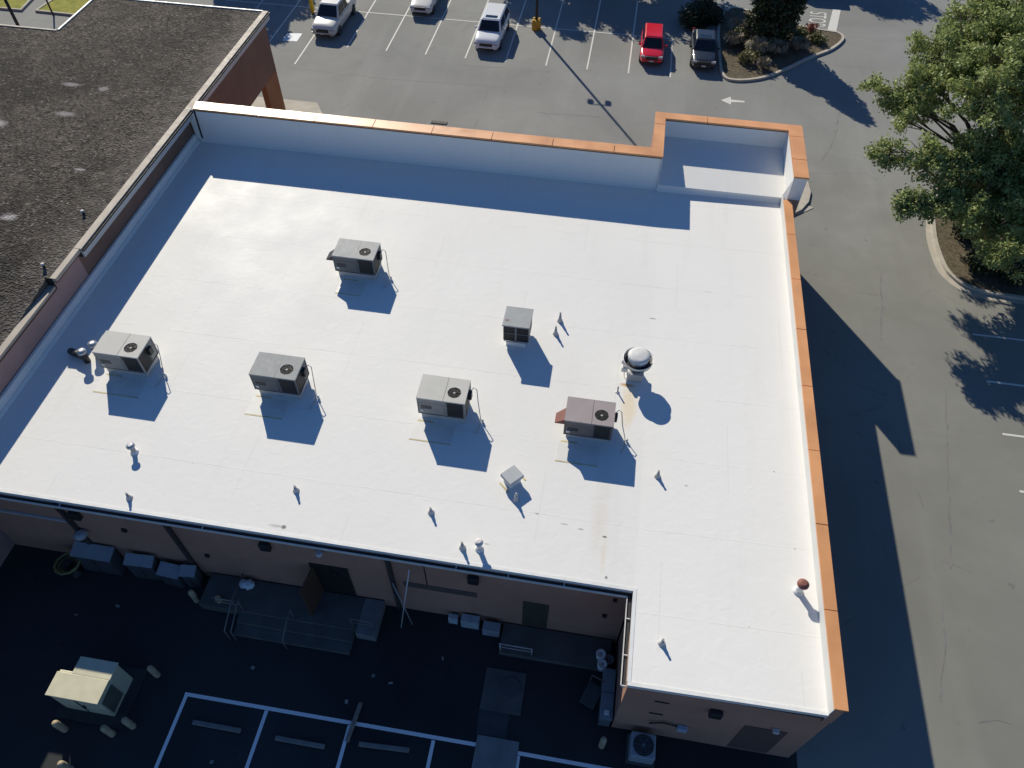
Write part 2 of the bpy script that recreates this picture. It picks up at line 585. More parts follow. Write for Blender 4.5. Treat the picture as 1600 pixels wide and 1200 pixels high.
# stop bar and the STOP lettering
sheet([(15.25, 62.5), (15.95, 62.5), (16.72, 66.5), (16.1, 66.5)], LN, 'stop_bar', M_LINE)
_tc = bpy.data.curves.new('stop_lettering', 'FONT')
_tc.body = 'STOP'
_tc.align_x = 'CENTER'
_tc.align_y = 'CENTER'
_tc.size = 1.0
_to = bpy.data.objects.new('tmp_text', _tc)
COL.objects.link(_to)
bpy.context.view_layer.update()
_me = bpy.data.meshes.new_from_object(_to.evaluated_get(bpy.context.evaluated_depsgraph_get()))
bpy.data.objects.remove(_to)
_co = np.array([v.co[:] for v in _me.vertices])
_mn, _mx = _co.min(0), _co.max(0)
for v in _me.vertices:
    u = (v.co.x - _mn[0]) / (_mx[0] - _mn[0])
    w = (v.co.y - _mn[1]) / (_mx[1] - _mn[1])
    v.co = (13.85 + 1.35 * w + 0.35 * (1 - u), 65.75 - 2.5 * u, LN)
_me.materials.append(M_LINE)
_so = bpy.data.objects.new('stop_lettering', _me)
COL.objects.link(_so)
tag(_so, kind='structure')
# rear lot: fresh parking lines
stripe(-12.9, 6.6, -2.0, 6.65, 0.13, M_FRESH, name='rear_parking_line')
stripe(-0.64, 6.62, 4.0, 6.62, 0.13, M_FRESH, name='rear_parking_line')
for x in (-12.82, -9.75, -6.66, -3.6, -0.57):
    stripe(x, 6.54 if x != -12.82 else 6.66, x, 1.0, 0.13, M_FRESH, LN + 0.004, name='rear_parking_line')
# sealed cracks and drag marks in the old asphalt
M_TAR = paint('crack_sealant', (0.18, 0.176, 0.168), 0.8, 0.2, 2)
for i, pts in enumerate(([(-24.9, 49.73), (-22.0, 49.52), (-19.1, 49.5), (-16.24, 49.48), (-12.49, 49.62), (-8.32, 49.76)], [(-18.94, 52.62), (-18.04, 52.59), (-16.75, 52.54)], [(-13.56, 52.26), (-11.64, 52.33), (-8.3, 52.47)],
                         [(-5.62, 46.96), (-2.98, 47.11), (-0.79, 47.19)], [(17.45, 26.16), (16.84, 22.62), (16.29, 19.16), (15.76, 16.07)], [(17.86, 18.95), (18.32, 19.24)], [(15.19, 14.88), (14.99, 13.28), (14.56, 11.74), (14.23, 10.53)],
                         [(15.49, 34.39), (15.17, 31.54), (14.68, 28.66)], [(15.63, 10.32), (16.34, 10.55), (17.17, 10.36)], [(13.2, 44.5), (14.4, 47.6), (15.0, 51.2)])):
    rnd = random.Random(300 + i)
    fine_pts = []
    for p, q in zip(pts[:-1], pts[1:]):
        m = max(2, int(math.dist(p, q) / 0.35))
        fine_pts += [(p[0] + (q[0] - p[0]) * k / m + rnd.uniform(-.05, .05), p[1] + (q[1] - p[1]) * k / m + rnd.uniform(-.05, .05)) for k in range(m)]
    L_, R_ = [], []
    for k in range(len(fine_pts)):
        p, q = Vector(fine_pts[max(k - 1, 0)]), Vector(fine_pts[min(k + 1, len(fine_pts) - 1)])
        t = (q - p).normalized()
        w = rnd.uniform(0.008, 0.055) * (1.6 if i == 0 else 1.0)
        c = Vector(fine_pts[k])
        L_.append((c.x - t.y * w, c.y + t.x * w, 0.005))
        R_.append((c.x + t.y * w, c.y - t.x * w, 0.005))
    mbk = MB()
    nk = len(L_)
    mbk.add(L_ + R_, [(k, nk + k, nk + k + 1, k + 1) for k in range(nk - 1)])
    structure(mbk, 'sealed_crack', M_TAR)
# pavement in front of the shops and the kerbed corner by the tower
mb = MB().prism([(-22.3, 33.4), (1.9, 33.4), (1.9, 43.9), (-19.9, 43.9), (-20.8, 45.3), (-60, 45.3), (-60, 38.5), (-22.3, 38.5)], 0.0, 0.14)
structure(mb, 'front_pavement', M_CONC)
_arc = [(12.15 - 2.2 + 2.2 * math.cos(a), 40.6 - 2.2 + 2.2 * math.sin(a)) for a in np.linspace(-PI / 2, PI / 2, 9)]
_cor = [(9.25, 35.5)] + [(9.4, 37.0), (10.6, 38.3), (11.5, 39.1), (12.0, 40.0), (12.2, 41.0), (12.1, 42.0), (11.6, 42.9), (10.6, 43.6), (9.3, 43.9), (1.9, 43.9), (1.9, 36.65), (9.25, 36.65)]
structure(MB().prism(_cor, 0.0, 0.14), 'corner_pavement', M_CONC)
structure(MB().prism([(11.2, 38.75), (11.75, 39.1), (12.25, 39.55), (11.95, 39.75), (11.55, 39.3), (11.05, 39.0)], 0.0, 0.03), 'kerb_ramp', M_CONC)


# planted islands: kerb ring + soil
def island(outline, name_soil, kerb_w=0.2, soil=M_MULCH):
    c = Vector((sum(p[0] for p in outline) / len(outline), sum(p[1] for p in outline) / len(outline)))
    inner = []
    n = len(outline)
    for i in range(n):
        p0, p1, p2 = Vector(outline[i - 1]), Vector(outline[i]), Vector(outline[(i + 1) % n])
        t = ((p1 - p0).normalized() + (p2 - p1).normalized()).normalized()
        inner.append(p1 + Vector((-t.y, t.x)) * kerb_w)
    mb = MB()
    vs = [(p[0], p[1], 0) for p in outline] + [(p[0], p[1], 0.15) for p in outline] + [(p.x, p.y, 0.15) for p in inner] + [(p.x, p.y, 0.0) for p in inner]
    fs = []
    for i in range(n):
        j = (i + 1) % n
        fs += [(i, j, n + j, n + i), (n + i, n + j, 2 * n + j, 2 * n + i), (2 * n + i, 2 * n + j, 3 * n + j, 3 * n + i)]
    mb.add(vs, fs)
    structure(mb, 'island_kerb', M_CONC)
    sheet([(p.x, p.y) for p in inner], 0.11, name_soil, soil)


def smooth_poly(pts, k=5):
    out = []
    n = len(pts)
    for i in range(n):
        p0, p1, p2, p3 = (Vector(pts[(i + d) % n]) for d in (-1, 0, 1, 2))
        for s in range(k):
            t = s / k
            out.append(tuple(0.5 * ((2 * p1) + (p2 - p0) * t + (2 * p0 - 5 * p1 + 4 * p2 - p3) * t * t + (3 * p1 - p0 - 3 * p2 + p3) * t ** 3)))
    return out


ISL1 = smooth_poly([(6.92, 54.2), (7.9, 53.5), (9.8, 54.15), (11.5, 55.6), (13.5, 57.75), (15.35, 59.5), (16.4, 61.3), (16.1, 62.3), (14.9, 62.55), (11.5, 63.4), (8.0, 65.2), (6.75, 62.0), (6.7, 57.5)])
island(ISL1, 'island_soil')
ISL2 = smooth_poly([(19.6, 41.5), (18.95, 38.5), (18.9, 36.2), (19.2, 34.7), (20.2, 33.75), (22.5, 33.4), (30, 33.4), (36, 36), (36, 44), (30, 47), (22, 46.5)])
island(ISL2, 'tree_island_soil')
sheet(smooth_poly([(19.45, 41.7), (18.62, 38.5), (18.55, 36.0), (18.85, 34.55), (19.95, 33.45), (22.5, 33.05), (36.5, 33.1), (36.5, 34.5), (24, 33.5), (20.3, 34.3), (19.6, 35.5), (19.5, 38)]), 0.008, 'island_gutter', M_CONC)
# verges in the far left corner
G1 = [(-75, 54.0), (-48.3, 54.2), (-48.6, 56.6), (-47.5, 62), (-75, 62)]
G2 = [(-47.2, 54.3), (-40.5, 54.1), (-40.5, 62), (-45.3, 62), (-47.0, 56.3)]
for g in (G1, G2):
    island(g, 'grass_verge', 0.22, M_GRASS)

# ================================================================ WHITE-ROOFED STORE
store = empty('white_roofed_store', (-7, 20, 0), 'large flat-roofed store with a white membrane roof and copper-coloured coping', 'store')


def sp(mb, name, mat, parent=None):
    """part of the store: geometry given in world coordinates"""
    o = mb.build(name, mat, parent or store)
    if (parent or store) is store:
        o.location = (7, -20, 0)
    return o


XL, XN, XR = -22.28, 2.5, 8.75
YR, YN, YF = 11.05, 8.0, 33.28
# roof sheet (one sloping slab)
_rf = MB().prism([(XL, YR - 0.02), (2.53, YR - 0.02), (2.53, 32.55), (2.3, 32.55), (2.3, 32.66), (XL, 32.66)], None, 0.22, lambda x, y: roof_z(y))
_xs, _ys = np.linspace(2.53, 8.44, 7), np.linspace(YN - 0.04, 32.55, 13)
_gv = [(x, y, roof_z(y, x)) for y in _ys for x in _xs]
_gf = [(j * 7 + i, j * 7 + i + 1, (j + 1) * 7 + i + 1, (j + 1) * 7 + i) for j in range(12) for i in range(6)]
_rf.add(_gv, _gf, True)
_rf.add([(x, YN - 0.04, roof_z(YN - 0.04, x) - dz) for dz in (0.22, 0.0) for x in (2.53, 8.44)], [(0, 1, 3, 2)])
_rf.add([(2.531, y, 4.85 + (y - 8) * 0.0102 - dz) for dz in (0.22, 0.0) for y in (YN - 0.04, YR)], [(0, 2, 3, 1)])
sp(_rf, 'roof', M_MEMB)
# walls
sp(MB().box(XL, XN, YR + 0.04, YR + 0.34, 0, 4.6), 'rear_wall', M_WALL)
sp(MB().box(XN + 0.06, XN + 0.34, YN + 0.33, YR + 0.04, 0, 4.6), 'notch_wall', M_WALL)
sp(MB().box(XN + 0.06, XR, YN + 0.02, YN + 0.32, 0, 4.58), 'rear_wall', M_WALL)
sp(MB().box(8.46, XR, YN - 0.02, 8.0, 4.4, 5.65).box(8.46, XR, YN + 0.325, 32.1, 0, 5.66), 'side_wall', M_WALL)
sp(MB().box(8.46, XR, YN, YN + 0.32, 4.585, 5.655), 'wall_end', M_WALL)
sp(MB().box(XL, 1.84, 32.7, 33.24, 0, 6.4).box(-21.9, 1.84, 32.7, 33.24, 6.401, 7.0), 'front_wall', M_WALL)
sp(MB().box(1.85, 9.2, 36.1, 36.55, 0, 7.0), 'tower_front_wall', M_WALL)
sp(MB().box(1.85, 2.30, 32.7, 36.095, 0, 6.99), 'tower_side_wall', M_WALL)
sp(MB().box(8.6, 9.2, 32.12, 36.095, 0, 6.99), 'tower_side_wall', M_WALL)
# tower roof: slopes down to a step at the main roof
TZ = lambda x, y: 5.48 + (y - 32.55) * 0.155
sp(MB().prism([(2.32, 32.56), (8.585, 32.56), (8.585, 36.08), (2.32, 36.08)], 4.9, 0, TZ), 'tower_roof', M_MEMB)
# rounded cant at the foot of the tower step
sp(MB().add([(2.32, 32.50, roof_z(32.5) + 0.003), (8.44, 32.50, roof_z(32.5, 8.44) + 0.003), (8.44, 32.555, roof_z(32.5, 8.44) + 0.16), (2.32, 32.555, roof_z(32.5) + 0.16)], [(0, 1, 2, 3)]), 'step_flashing', M_MEMB)
# parapet membrane linings
sp(MB().box(XL + 0.02, 2.29, 32.655, 32.695, 5.0, 6.99), 'parapet_lining', M_MEMB)
sp(MB().box(2.305, 8.595, 36.06, 36.095, 5.5, 6.985), 'parapet_lining', M_MEMB)
sp(MB().box(2.302, 2.335, 32.57, 36.055, 5.2, 6.98), 'parapet_lining', M_MEMB)
sp(MB().box(8.565, 8.597, 32.16, 36.055, 5.2, 6.98), 'parapet_lining', M_MEMB)
sp(MB().box(8.43, 8.458, YN - 0.03, 32.5, 4.8, 5.655), 'parapet_lining', M_LINING)
sp(MB().box(8.63, 9.19, 32.10, 32.118, 5.76, 6.985), 'parapet_lining', M_WHITEM)
# sloped white flashing where the low parapet meets the tower
sp(MB().add([(8.42, 32.52, 5.1), (8.42, 32.52, 5.68), (8.58, 32.11, 6.95), (8.58, 32.11, 5.6), (8.62, 32.10, 5.75), (8.62, 32.10, 6.98)], [(0, 1, 2, 3), (3, 2, 5, 4)]), 'corner_flashing', M_MEMB)
# membrane base flashings (cants)
_cant = MB()
y0, y1 = 11.05, 32.6
for (xa, za), (xb, zb) in (((-22.06, 0.0), (-22.16, 0.10)), ((-22.16, 0.10), (-22.26, 0.42)), ((-22.26, 0.42), (-22.33, 0.44))):
    _cant.add([(xa, y0, roof_z(y0) + za + 0.004), (xb, y0, roof_z(y0) + zb + 0.004), (xb, y1, roof_z(y1) + zb + 0.004), (xa, y1, roof_z(y1) + za + 0.004)], [(0, 3, 2, 1)])
sp(_cant, 'base_flashing', M_MEMB)
sp(MB().prism([(-22.255, 11.05), (-22.235, 11.05), (-22.235, 32.55), (-22.255, 32.55)], None, 0.05, lambda x, y: roof_z(y) + 0.44), 'termination_bar', M_PALE)
sp(MB().prism([(-22.17, 11.05), (-22.15, 11.05), (-22.15, 32.55), (-22.17, 32.55)], None, 0.025, lambda x, y: roof_z(y) + 0.135), 'termination_bar', M_PALE)
sp(MB().add([(-22.0, 32.60, roof_z(32.6) + 0.004), (2.32, 32.60, roof_z(32.6) + 0.004), (2.32, 32.652, roof_z(32.6) + 0.12), (-22.0, 32.652, roof_z(32.6) + 0.12)], [(0, 1, 2, 3)]), 'base_flashing', M_MEMB)
# open joint at the far left end of the front parapet
sp(MB().add([(-21.96, 32.64, 5.3), (-21.86, 32.64, 5.3), (-21.80, 32.64, 7.0), (-21.90, 32.64, 7.0)], [(0, 1, 2, 3)]), 'joint_strip', M_BLACK)


# coping
def coping_run(o0, o1, i0, i1, cuts, z, th=0.09, gap=0.016):
    """o0->o1 outer edge, i0->i1 inner edge; one piece per stretch between cuts (fractions)"""
    o0, o1, i0, i1 = map(Vector, (o0, o1, i0, i1))
    t = (o1 - o0).normalized()
    at = lambda p, q, u: p + (q - p) * ((u - (p - o0).dot(t)) / (q - p).dot(t))
    L = (o1 - o0).length
    cs = [None] + [c * L for c in cuts] + [None]
    for a, b in zip(cs[:-1], cs[1:]):
        oa, ia = (o0 + t * 0.003, i0 + t * 0.003) if a is None else (at(o0, o1, a + gap), at(i0, i1, a + gap))
        ob, ib = (o1 - t * 0.003, i1 - t * 0.003) if b is None else (at(o0, o1, b - gap), at(i0, i1, b - gap))
        poly = [oa, ob, ib, ia]
        ar = sum(poly[k].x * poly[(k + 1) % 4].y - poly[(k + 1) % 4].x * poly[k].y for k in range(4))
        if ar < 0:
            poly = poly[::-1]
        dz = random.uniform(-0.004, 0.004)
        sp(MB().prism([tuple(p) for p in poly], z - th + dz, z + dz), 'coping', M_COPE)


FZ = 7.08
_fo, _fi = (-21.95, 33.30), (1.80, 33.30)
coping_run((-21.97, 33.30), (1.80, 33.30), (-21.87, 32.61), (2.34, 32.61), [(-18.39 - 3.055 * -k + 21.97) / 23.77 for k in range(7)], FZ)
coping_run((1.80, 33.30), (1.80, 36.58), (2.34, 32.61), (2.34, 36.03), [0.66], FZ)
coping_run((1.80, 36.58), (9.25, 36.58), (2.34, 36.03), (8.55, 36.03), [0.36, 0.86][:1], FZ)
coping_run((9.25, 36.58), (9.25, 32.09), (8.55, 36.03), (8.55, 32.09), [0.235, 0.675], FZ)
CZ = 5.74
coping_run((8.82, 32.06), (8.82, YN - 0.03), (8.425, 32.06), (8.425, YN - 0.03), [(32.06 - (29.47 - 3.07 * k)) / (32.06 - YN) for k in range(8) if 29.47 - 3.07 * k > 8.2], CZ, 0.08)
# dark underside drip edges seen below the coping on the roof side
sp(MB().box(-21.86, 2.31, 32.622, 32.652, FZ - 0.15, FZ - 0.097), 'drip_edge', M_COPEDGE)
sp(MB().box(2.345, 8.545, 36.04, 36.058, FZ - 0.15, FZ - 0.097), 'drip_edge', M_COPEDGE)
# gutters at the rear with a pale front lip and hangers
GZ = 4.74
sp(MB().box(XL, XN - 0.155, YR - 0.17, YR - 0.045, GZ - 0.12, GZ - 0.06), 'gutter', M_GUTTER)
sp(MB().box(XL, XN - 0.17, YR - 0.195, YR - 0.172, GZ - 0.13, GZ + 0.0), 'gutter_lip', M_PALE)
sp(MB().box(XN - 0.15, XN - 0.02, YN - 0.02, YR - 0.045, GZ - 0.12, GZ - 0.06), 'gutter', M_GUTTER)
sp(MB().box(XN - 0.178, XN - 0.152, YN - 0.03, YR - 0.172, GZ - 0.13, GZ + 0.0), 'gutter_lip', M_PALE)
sp(MB().box(XN - 0.148, XN - 0.02, YN - 0.055, YN - 0.025, GZ - 0.13, GZ + 0.0), 'gutter_lip', M_PALE)
for x in (-18.0, -12.6, -3.5, -1.7, 0.2):
    sp(MB().box(x, x + 0.03, YR - 0.17, YR - 0.04, GZ - 0.02, GZ), 'gutter_strap', M_PALE)
for y in (8.9, 10.1):
    sp(MB().box(XN - 0.15, XN - 0.02, y, y + 0.03, GZ - 0.02, GZ), 'gutter_strap', M_PALE)
# pale edge metal along the roof edge
for y_, x0_, x1_ in ((YR - 0.035, XL, XN + 0.02), (YN - 0.055, XN + 0.02, 8.44)):
    sp(MB().prism([(x0_, y_), (x1_, y_), (x1_, y_ + 0.12), (x0_, y_ + 0.12)], None, 0.16, lambda x, y: roof_z(y, x) + 0.02), 'edge_flashing', M_WHITEM)
sp(MB().prism([(XN + 0.005, YN + 0.07), (XN + 0.12, YN + 0.07), (XN + 0.12, YR + 0.08), (XN + 0.005, YR + 0.08)], None, 0.16, lambda x, y: roof_z(y) + 0.018), 'edge_flashing', M_WHITEM)
# rear wall: downpipes, joints, wall lights, door
for x in (-18.3, -14.15, -5.98):
    sp(MB().box(x - 0.07, x + 0.07, YR - 0.10, YR + 0.035, 0.1, 4.6), 'downpipe', paint('dark_downpipe', (0.05, 0.04, 0.04), 0.6))
sp(MB().box(-4.72, -4.68, YR + 0.03, YR + 0.038, 2.5, 4.55), 'wall_joint', M_DARK)
for x, z in ((-10.53, 3.85), (-2.93, 3.82), (-17.8, 3.93)):
    o = sp(MB().bev(x - 0.2, x + 0.2, YR - 0.16, YR + 0.035, z - 0.22, z + 0.22, 0.04), 'wall_light', M_DARK)
o = sp(MB().bev(5.26, 5.66, YN - 0.18, YN + 0.015, 3.42, 3.84, 0.04), 'wall_light', M_DARK)
sp(MB().lathe([(0.12, 3.98), (0.14, 4.02), (0.10, 4.12)], -8.47, YR - 0.08, 12), 'lamp_globe', paint('lamp_globe', (0.55, 0.55, 0.55), 0.4))
sp(MB().box(-18.6, XL, YR - 0.05, YR + 0.03, 3.21, 3.29).box(XL, -18.5, YR - 0.06, YR + 0.03, 3.2, 3.28), 'gas_pipe', M_FASCIA)
sp(MB().box(-9.05, -7.75, YR + 0.02, YR + 0.036, 0.5, 2.8), 'doorway', M_BLACK)
sp(MB().box(-9.13, -9.055, YR - 0.01, YR + 0.037, 0.5, 2.88).box(-7.745, -7.67, YR - 0.01, YR + 0.037, 0.5, 2.88).box(-9.05, -7.75, YR - 0.01, YR + 0.037, 2.805, 2.88), 'door_frame', M_DARK)
_dl = MB().box(-0.05, 0.0, -1.05, 0.0, 0.0, 2.2)
d = _dl.build('door', paint('brown_door_paint', (0.10, 0.055, 0.035), 0.6), store, (-8.98 + 7, YR - 0.02 - 20, 0.52), (0, 0, -0.12))
sp(MB().box(-5.6, -2.85, YR + 0.025, YR + 0.037, 2.15, 2.55), 'wall_sign_band', paint('dark_wall_band', (0.10, 0.075, 0.065), 0.8))
sp(MB().box(-1.15, -0.2, YR + 0.02, YR + 0.036, 0.35, 2.5), 'doorway', paint('dull_green_door', (0.06, 0.06, 0.04), 0.6))
for x, z, w in ((2.02, 3.88, 0.07), (1.80, 2.44, 0.08), (-13.3, 2.1, 0.08), (-8.2, 2.35, 0.07), (-16.2, 3.2, 0.09)):
    sp(MB().bev(x - w, x + w, YR - 0.06, YR + 0.035, z - w, z + w, 0.015), 'junction_box', M_DARK)
# rear right wall fittings
sp(MB().box(3.55, 4.0, YN - 0.004, YN + 0.016, 3.58, 3.66).box(3.55, 4.0, YN - 0.004, YN + 0.016, 2.34, 2.42), 'louvre_vent', M_DARK)
sp(MB().tube([(3.7, YN - 0.05, 1.45), (4.1, YN - 0.05, 1.75), (4.5, YN - 0.05, 1.65), (4.75, YN - 0.05, 1.5)], 0.03), 'pipe', M_DARK)
sp(MB().bev(4.62, 4.95, YN - 0.16, YN + 0.015, 1.38, 1.66, 0.03), 'meter_box', paint('blue_grey_box', (0.35, 0.42, 0.5), 0.5))
sp(MB().box(6.6, 7.95, YN - 0.004, YN + 0.016, 0.15, 2.75), 'doorway', paint('dark_door_paint', (0.12, 0.08, 0.07), 0.6))
sp(MB().bev(7.42, 7.62, YN - 0.14, YN + 0.015, 2.85, 3.0, 0.02), 'wall_light', M_PALE)
# sunlit end of the notch wall cap
# membrane pads beside the rooftop units with yellow sealant edges
for x0, yb, w in ((-11.45, 22.82, 1.15), (-19.25, 15.86, 1.9), (-12.9, 15.82, 1.5), (-6.3, 15.74, 1.6), (-0.7, 15.7, 1.6)):
    sp(MB().prism([(x0, yb), (x0 + w, yb), (x0 + w, yb + 0.85), (x0, yb + 0.85)], None, 0.03, lambda x, y: roof_z(y) + 0.008), 'walk_pad', M_PAD)
    sp(MB().prism([(x0 - 0.02, yb - 0.05), (x0 + w, yb - 0.05), (x0 + w, yb - 0.005), (x0 - 0.02, yb - 0.005)], None, 0.03, lambda x, y: roof_z(y) + 0.007), 'sealant_line', M_YSEAL)
    sp(MB().prism([(x0 + 0.1, yb + 0.86), (x0 + 0.75, yb + 0.86), (x0 + 0.75, yb + 0.92), (x0 + 0.1, yb + 0.92)], None, 0.03, lambda x, y: roof_z(y) + 0.009), 'sealant_line', M_YSEAL)

# ================================================================ GRAVEL-ROOFED NEIGHBOUR
nb = empty('gravel_roofed_building', (-30, 25, 0), 'brown walled building with a dark gravel roof along the left side', 'building')


def npart(mb, name, mat):
    o = mb.build(name, mat, nb)
    o.location = (30, -25, 0)
    return o


NZ = 6.93
_g = MB().prism([(-75, 20.6), (-22.36, 20.6), (-22.36, 43.68), (-33.25, 43.68), (-33.25, 39.2), (-75, 39.2)], NZ - 0.3, NZ)
_zs = lambda y: NZ - 0.43 * min(1.0, max(0.0, (20.6 - y) / 3.6))
_g.add([(-75, 0, 6.5), (-22.625, 0, 6.5), (-22.625, 17.0, 6.5), (-22.625, 19.74, _zs(19.74)), (-22.36, 19.74, _zs(19.74)), (-22.36, 20.6, NZ), (-75, 20.6, NZ), (-75, 17.0, 6.5), (-22.625, 17.0, 6.4), (-22.625, 19.74, 6.4)], [(0, 1, 2, 7), (7, 2, 3, 4, 5, 6), (2, 8, 9, 3)])
npart(_g, 'gravel_roof', M_GRAV)
# tan gravel stop
npart(MB().box(-22.355, -22.02, 21.62, 43.75, NZ - 0.05, NZ + 0.05), 'gravel_stop', M_TAN)
npart(MB().box(-22.36, -22.10, 19.72, 21.60, NZ - 0.12, NZ + 0.045), 'gravel_stop', M_TAN)
npart(MB().box(-22.615, -22.33, 0, 19.70, 6.42, 6.545), 'gravel_stop', M_TAN)
npart(MB().box(-33.2, -22.36, 43.69, 43.78, NZ - 0.05, NZ + 0.06), 'gravel_stop', M_PALE)
npart(MB().box(-75, -33.3, 39.21, 39.33, NZ - 0.05, NZ + 0.05), 'gravel_stop', M_TAN)
npart(MB().box(-33.3, -33.19, 39.34, 43.6, NZ - 0.05, NZ + 0.06), 'gravel_stop', M_PALE)
# dark gutter strip, grey fascia
npart(MB().box(-22.016, -21.93, 21.62, 43.78, NZ - 0.10, NZ - 0.02), 'gutter', M_BLACK)
npart(MB().box(-22.30, -22.02, 21.62, 43.74, NZ - 0.42, NZ - 0.06), 'fascia', M_FASCIA)
npart(MB().box(-22.36, -22.105, 19.72, 21.60, NZ - 0.18, NZ - 0.124), 'gutter', M_COPEDGE)
npart(MB().box(-22.36, -22.335, 0, 19.70, 6.33, 6.415), 'gutter', M_COPEDGE)
# side walls
npart(MB().box(-22.7, -22.37, 0, 21.6, 0, 6.38).box(-22.7, -22.365, 19.72, 21.6, 6.381, NZ - 0.125), 'side_wall', M_WALL3)
npart(MB().box(-22.7, -22.37, 21.61, 35.0, 0, NZ - 0.32), 'side_wall', M_WALL2)
npart(MB().box(-22.72, -22.36, 35.01, 43.62, 3.25, NZ - 0.43), 'porch_fascia', M_WALL2)
npart(MB().box(-22.74, -22.362, 41.75, 43.615, 0.14, 3.24), 'pillar', M_WALL4)
npart(MB().box(-33.2, -22.725, 43.2, 43.62, 3.6, NZ - 0.31), 'porch_fascia', M_WALL2)
npart(MB().box(-34, -22.73, 35.0, 43.19, 3.65, 3.75), 'porch_ceiling', M_FASCIA)
npart(MB().box(-75, -22.71, 34.7, 35.0, 0, 3.19), 'shop_front', M_WALL)
npart(MB().box(-75, -33.3, 38.8, 39.2, 0, NZ - 0.31), 'front_wall', M_WALL2)
npart(MB().box(-30.5, -29.6, 43.2, 43.61, 0.14, 3.24), 'pillar', M_WALL2)
# end piece where the fascia steps back and drop in the coping
npart(MB().box(-22.33, -22.10, 21.602, 21.615, NZ - 0.42, NZ - 0.1), 'fascia_end', M_DARK)
npart(MB().box(-22.62, -22.28, 19.705, 19.718, 6.4, NZ + 0.04), 'coping_step', M_BLACK)

# small vents on the gravel roof
gv = empty('roof_vent_pipe', (-23.13, 23.84, NZ - 0.02), 'short white-capped vent pipe on the dark gravel roof, farther from the coping step', 'vent pipe', group='vent pipes on the gravel roof')
MB().lathe([(0.06, 0), (0.06, 0.18)], 0, 0, 10).build('pipe', M_DARK, gv)
MB().lathe([(0.08, 0.18), (0.085, 0.22), (0.04, 0.25)], 0, 0, 10).build('cap', M_PALE, gv)
copy_tree(gv, (-23.0, 20.35, NZ - 0.05), label='short white-capped vent pipe on the dark gravel roof, beside the coping step')


